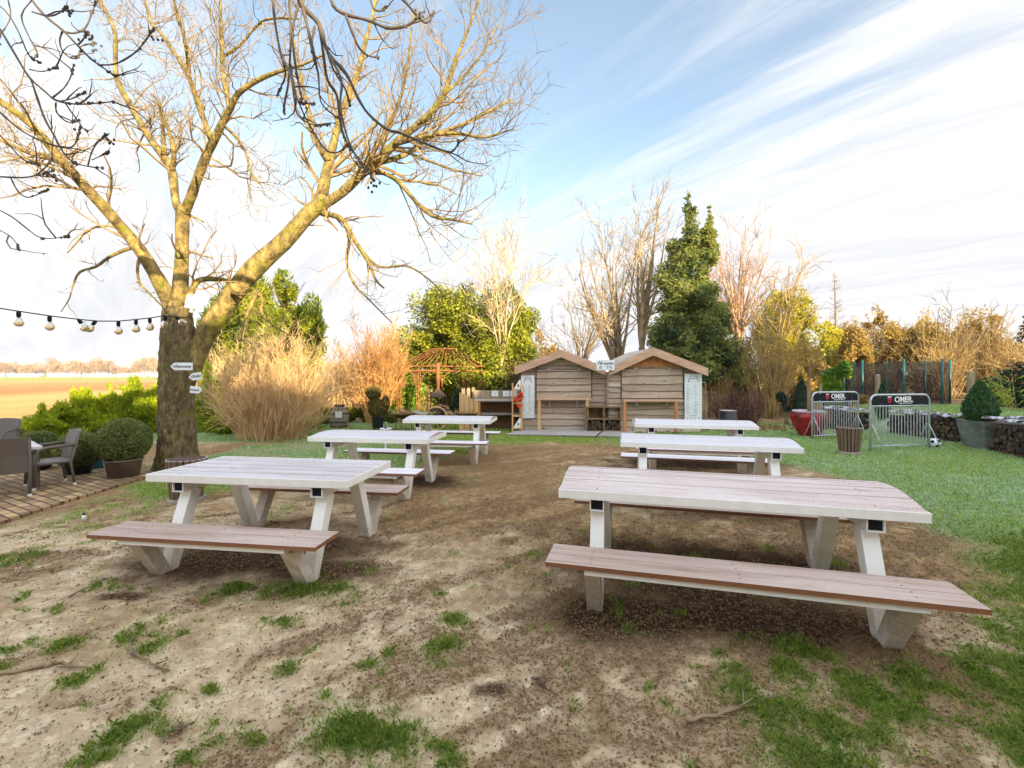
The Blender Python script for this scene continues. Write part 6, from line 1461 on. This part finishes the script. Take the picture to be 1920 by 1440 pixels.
brush('tan_shrub',582,42,640,14.6,120,0,'tan','smaller tan shrub on the right flank of the big one',314,[(6,.2,.6,42,.10,.6,.0055,.22),(5,.12,.3,45,.12,.6,.0042,.25)],.009,.5,hvar=(.38,1.04),wob=.16)
brush('orange_shrub',705,62,592,15.0,190,0,'orange','orange-brown twiggy shrub left of the gazebo',302,[(5,.25,.7,35,.05,.6,.009,.18),(5,.15,.4,40,.05,.6,.007,.2)],.011,.3)
brush('orange_shrub',640,48,640,15.6,110,0,'tan','pale tan shrub between the tan bush and the orange bush',303,[(5,.2,.6,35,.05,.6,.009,.18),(4,.15,.4,40,.05,.6,.007,.2)],.011,.4)
brush('red_brown_bush',1385,62,722,14.6,230,0,'redbrown','low red-brown twiggy bush right of the huts',304,[(7,.12,.45,40,.04,.6,.005,.2),(4,.08,.2,40,.04,.6,.004,.2)],.008,.6,hvar=(.5,1.05))
brush('bare_shrub',950,48,652,16.6,120,0,'stem','grey-brown bare shrub behind the bar counter',305,[(5,.2,.6,38,.06,.6,.009,.16),(4.5,.15,.4,40,.06,.6,.0075,.2)],.011,.4)
brush('bare_shrub',1015,46,610,17.6,60,0,'stem','grey-brown bare shrub behind the left hut roof',306,[(4,.25,.7,38,.06,.6,.009,.16),(4.5,.15,.4,40,.06,.6,.0075,.2)],.012,.3)
brush('golden_bush',1438,58,556,16.6,110,0,'gold','tall bundle of golden bare stems fanning up right of the conifer',307,[(2.4,.3,.9,28,.10,.6,.009,.12),(4,.15,.5,35,.08,.6,.0075,.18)],.015,.28)
brush('golden_bush',1345,34,600,16.9,50,0,'gold','thin golden stems at the right foot of the conifer',308,[(3,.3,.7,30,.10,.6,.009,.12),(4,.15,.5,35,.08,.6,.0075,.18)],.012,.4)
brush('golden_shrub',1760,52,585,17.4,95,0,'gold','tall golden bare shrub just right of the trampoline',309,[(3.4,.3,.9,35,.05,.6,.010,.16),(5,.15,.5,40,.05,.6,.0085,.2)],.015,.3)
brush('golden_shrub',1850,66,575,18.2,100,0,'gold','wide golden bare shrub behind the tall wooden post',310,[(3.4,.3,.9,35,.05,.6,.010,.16),(5,.15,.5,40,.05,.6,.0085,.2)],.015,.35)
brush('golden_shrub',1645,75,590,19.4,90,0,'gold','golden bare shrub behind the trampoline',311,[(3.4,.3,.9,38,.05,.6,.010,.16),(5,.15,.5,40,.05,.6,.0085,.2)],.013,.4)
brush('golden_shrub',1925,50,640,17.0,70,0,'gold','golden bare shrub at the right edge',312,[(3.4,.3,.9,38,.05,.6,.010,.16),(5,.15,.5,40,.05,.6,.0085,.2)],.013,.4)
brush('golden_shrub',1590,44,600,20.5,60,0,'gold','golden bare shrub below the thin larch',313,[(3.4,.3,.9,38,.05,.6,.010,.16),(5,.15,.5,40,.05,.6,.0085,.2)],.013,.4)
# bare trees
def bare_tree(px, pyt, pxs, Y, stems, mat, label, seed, r0=.07, fork=.18, sub=None, lean=0.0, pxb=None):
    rng = random.Random(seed); top = A(px,pyt,Y); b0 = A(pxb or px,700,Y); base = Vector((b0.x,Y,0)); hw = pxs*Y/F; t = thing('bare_tree', label, 'tree', base, 'bare winter trees'); zf = top.z*fork
    mb = MB(); fk = base+(Vector((top.x,Y,top.z))-base)*fork; mb.tube([base+Vector((0,0,-.05)),base.lerp(fk,.5)+Vector((.02,0,0)),fk],[r0*1.25,r0*1.05,r0],9); mb.build('trunk', M['stem'], t, True)
    lb_ = MB(); tw_ = MB()
    sub = sub or [(2.6,.7,2.2,42,.07,.5,.016,.12),(3.0,.4,1.2,42,.08,.55,.011,.16),(3.2,.2,.7,42,.08,.6,.009,.2)]
    for k in range(stems):
        a_ = 6.28*k/stems+rng.uniform(-.4,.4); q = rng.uniform(.5,1) if k else .1
        tip = Vector((top.x+math.cos(a_)*hw*q*.85,Y+math.sin(a_)*hw*q*.7,top.z*(1-.30*q*rng.uniform(.5,1.1)))); d = tip-fk
        p, r = chain(fk, d+Vector((0,0,d.length*.1)), d.length*.98, r0*rng.uniform(.55,.8), rng, 9, .0, .05, .12); lb_.tube(p, r, 6, False); sprout(tw_, p, r, rng, sub, .18)
    lb_.build('limbs', M[mat], t, True); tw_.build('crown', M[mat], t); return t
bare_tree(940,395,100,15.9,9,'pale','pale slender bare tree rising in front of the rounded evergreen',401,.055,.26)
bare_tree(1140,400,84,19.0,9,'greytwig','bare tree with several leaning stems behind the gap between the huts',402,.13,.16,pxb=1165)
bare_tree(1205,362,50,18.5,7,'greytwig','tallest bare tree, straight stemmed, just left of the dark conifer',403,.13,.30,pxb=1203)
bare_tree(1125,530,52,18.0,4,'stem','bare tree leaning to the right behind the left hut',404,.10,.30,pxb=1068)
bare_tree(1385,400,64,20.0,9,'pink','pinkish bare tree with fine upright twigs right of the conifer',405,.10,.30)
bare_tree(1500,470,60,19.0,5,'gold','bare tree with arching branches above the rounded yellow-green tree',406,.08,.2,pxb=1440)
bare_tree(1345,440,30,20.5,4,'pink','thin pinkish bare tree half hidden by the conifer',407,.07,.25)
bare_tree(1800,560,90,18.0,6,'stem','spreading dark bare tree above the right-hand shrubs',408,.07,.15,[(4,.6,1.6,38,.06,.5,.012,.14),(4.5,.3,.9,40,.05,.55,.009,.18)],pxb=1775)
bare_tree(1060,610,60,18.6,4,'stem','low bare tree with crossing branches behind the hut roofs',409,.06,.2,pxb=1110)
rng = random.Random(9); Y = 27; c = A(1568,508,Y); base = Vector((c.x,Y,0)); t = thing('larch', 'slim bare larch with a single straight leader behind the shrubs', 'tree', base)
mb = MB(); p, r = chain(base,(0,0,1),c.z,.12,rng,9,0,.01,.1); mb.tube(p,r,7); mb.build('trunk', M['stem'], t, True)
mb = MB()
for k in range(150):
    q = rng.uniform(.3,.99); s,d,rr_ = along(p,r,q); a_ = rng.uniform(0,6.28); cp,cr_ = chain(s,(math.cos(a_),math.sin(a_),.2),1.5*(1.02-q)*rng.uniform(.5,1.1)+.1,.014,rng,4,.08,.1); mb.tube(cp,cr_,3,False); sprout(mb,cp,cr_,rng,[(4,.1,.35,40,.05,.6,.007,.2)],.2)
mb.build('crown', M['stem'], t)
# arching bamboo at the right edge
rng = np.random.default_rng(5); c = A(1925,800,11.6); base = Vector((c.x,11.6,.5)); t = thing('bamboo', 'yellow-green bamboo with arching leaves at the right edge', 'shrub', base); fr_ = []; mb = MB(); rr0 = random.Random(3)
for k in range(26):
    a_ = rr0.uniform(0,6.28); p, r = chain(base+Vector((.25*math.cos(a_),.25*math.sin(a_),-.05)),(math.cos(a_)*.5,math.sin(a_)*.4,1.5),rr0.uniform(.9,1.7),.007,rr0,7,-.06,.06,.4); mb.tube(p,r,4,False)
    for j in range(16):
        s,d,_ = along(p,r,rr0.uniform(.35,.99)); b2_ = rr0.uniform(0,6.28); fr_.append((s+Vector((math.cos(b2_)*.08,math.sin(b2_)*.08,-.04)), Vector((math.cos(b2_),math.sin(b2_),-.7))))
mb.build('culms', M['gold'], t)
P_ = np.array([q[0] for q in fr_]); D_ = np.array([q[1] for q in fr_]); np_mesh('leaves', leaf_faces(P_,D_,.12,rng,.10,.2), 4, rng.uniform(0,1,len(P_)), M['bamboo'], t, (0,0,0))
# dry leaves on the ground
rng = np.random.default_rng(8); pts = []
for (px, py, sx_, sy_, n) in ((1440,803,.7,.35,260),(1390,806,1.0,.3,160),(640,808,1.2,.3,60)):
    g = G(px,py); pts.append(np.stack([g.x+rng.normal(size=n)*sx_, g.y+rng.normal(size=n)*sy_, np.full(n,.03)+rng.uniform(0,.02,n)],1))
q = np.concatenate(pts); np_o = np_mesh('leaf_litter', leaf_faces(q, rng.normal(size=(len(q),3))*np.array((1,1,.25)), .05, rng, .6, .2), 4, rng.uniform(0,1,len(q)), M['litter'], None, (0,0,0)); tag(np_o, 'dry fallen leaves under the red-brown bush', 'leaves', kind='stuff')

# ------------------------------------------------------------------ far tree line and greenhouses across the fields
rng = random.Random(66); M['fartree'] = leafmat('far_bare_crown', lin(196,164,124), lin(164,132,98), .2)
proto = None; YF = 430
def far_tree(seed):
    rr_ = random.Random(seed); t = thing('far_tree', 'x', 'tree', (0,0,0), 'far tree line across the fields')
    lob = [((rr_.uniform(-2.2,2.2),rr_.uniform(-2,2),rr_.uniform(4,8)),(rr_.uniform(1.6,3),)*3) for _ in range(8)]
    foliage('crown', lob, 1500, .45, M['fartree'], t, seed, .3, (0,0,.6), shell=.2, gap=-.5, freq=.6)
    mb = MB(); mb.tube([(0,0,0),(0,0,6)],[.35,.15],6); mb.build('trunk', M['stem'], t); return t
prs = [far_tree(501), far_tree(502), far_tree(503)]
k = 0
far_labels = 'brown bare tree in the far tree line across the fields'
px = -30; i = 0
while px < 760:
    s = rng.uniform(1.1,1.9); Y = YF+rng.uniform(-30,60); c = A(px,703,Y)
    o = prs[i] if i < 3 else copy_tree(prs[rng.randrange(3)])
    o.location = (c.x,Y,0); o.scale = (s*rng.uniform(.9,1.4),s,s*rng.uniform(.8,1.15)); o.rotation_euler = (0,0,rng.uniform(0,6.28)); o['label'] = far_labels
    px += rng.uniform(7,20); i += 1
gh = None
M['greenhouse'] = mottled('white_greenhouse', lin(236,240,244), lin(214,222,230), .1, bmp=0)
for k, px in enumerate((-10,35,62,100,135,165,200,232,262,290)):
    c = A(px,703,395); w_ = rng.uniform(8,16)
    if gh is None:
        gh = thing('far_greenhouse', 'x', 'greenhouse', (0,0,0), 'far white greenhouses')
        mb = MB(); mb.box2((-1,-3,0),(1,3,2)); mb.build('wall', M['greenhouse'], gh, local=True)
        mb = MB(); mb.prism([(-1.05,2.01),(1.05,2.01),(0,2.9)],-3.1,3.1); mb.build('roof', M['greenhouse'], gh, local=True); o = gh
    else: o = copy_tree(gh)
    o.location = (c.x,395+rng.uniform(-6,6),0); o.scale = (w_/2,1,rng.uniform(.7,1.1)); o['label'] = 'small white greenhouse before the far tree line across the fields'

# ------------------------------------------------------------------ the house behind the camera whose shadow lies over the garden
t = thing('farmhouse', 'long house behind the viewpoint that shades the garden', 'house', (4,-9,0))
M['render'] = mottled('cream_render', lin(226,218,204), lin(208,200,186), 2); M['rooftile'] = mottled('roof_tiles', lin(120,72,56), lin(92,56,46), 6)
def block(x0, x1, h, rdg):
    mb = MB(); mb.box2((x0,-12,0),(x1,-6.2,h)); mb.build('wall', M['render'], t)
    mb = MB(); mb.add([(x0-.2,-5.9,h+.002),(x1+.2,-5.9,h+.002),(x1+.2,-12.3,h+.002),(x0-.2,-12.3,h+.002),(x0-.2,-9.1,rdg),(x1+.2,-9.1,rdg)],[(0,1,5,4),(2,3,4,5),(0,4,3),(1,2,5),(0,3,2,1)]); mb.build('roof', M['rooftile'], t)
block(-26,7.4,5.4,8.75); block(7.45,12.5,6.0,9.45); block(12.55,19.4,6.8,10.5); block(23.85,38,6.9,10.6)
mb = MB(); mb.box2((19.45,-12,0),(23.8,-6.2,13.0)); mb.build('wall', M['render'], t)  # unseen tall block added to shade the conifer
mb = MB(); mb.add([(19.3,-6,13.002),(23.95,-6,13.002),(21.6,-6,13.5),(19.3,-12.2,13.002),(23.95,-12.2,13.002),(21.6,-12.2,13.5)],[(0,1,2),(3,5,4),(0,2,5,3),(1,4,5,2),(0,3,4,1)]); mb.build('roof', M['rooftile'], t)  # roof of the added unseen block that shades the conifer
for k in range(7):
    x0 = -18+k*4.6; mb = MB(); mb.box2((x0,-6.24,1.0),(x0+1.2,-6.201,2.6)); w_ = mb.build('window', M['whiteplastic'], t); mb = MB(); mb.box2((x0+.08,-6.26,1.08),(x0+1.12,-6.241,2.52)); mb.build('pane', M['black'], w_)
if HAZE:
    mb = MB(); mb.box2((-1600,-60,-1.5),(1600,1500,17)); m, nt, b = newmat('air'); nt.nodes.remove(b)
    pv = N(nt,'ShaderNodeVolumePrincipled'); pv.inputs['Color'].default_value = (.94,.95,1,1); pv.inputs['Density'].default_value = HAZE; pv.inputs['Anisotropy'].default_value = .0
    nt.links.new(pv.outputs[0], nt.nodes['Material Output'].inputs['Volume']); tag(mb.build('haze', m), kind='stuff')
print('DONE', len(bpy.data.objects))
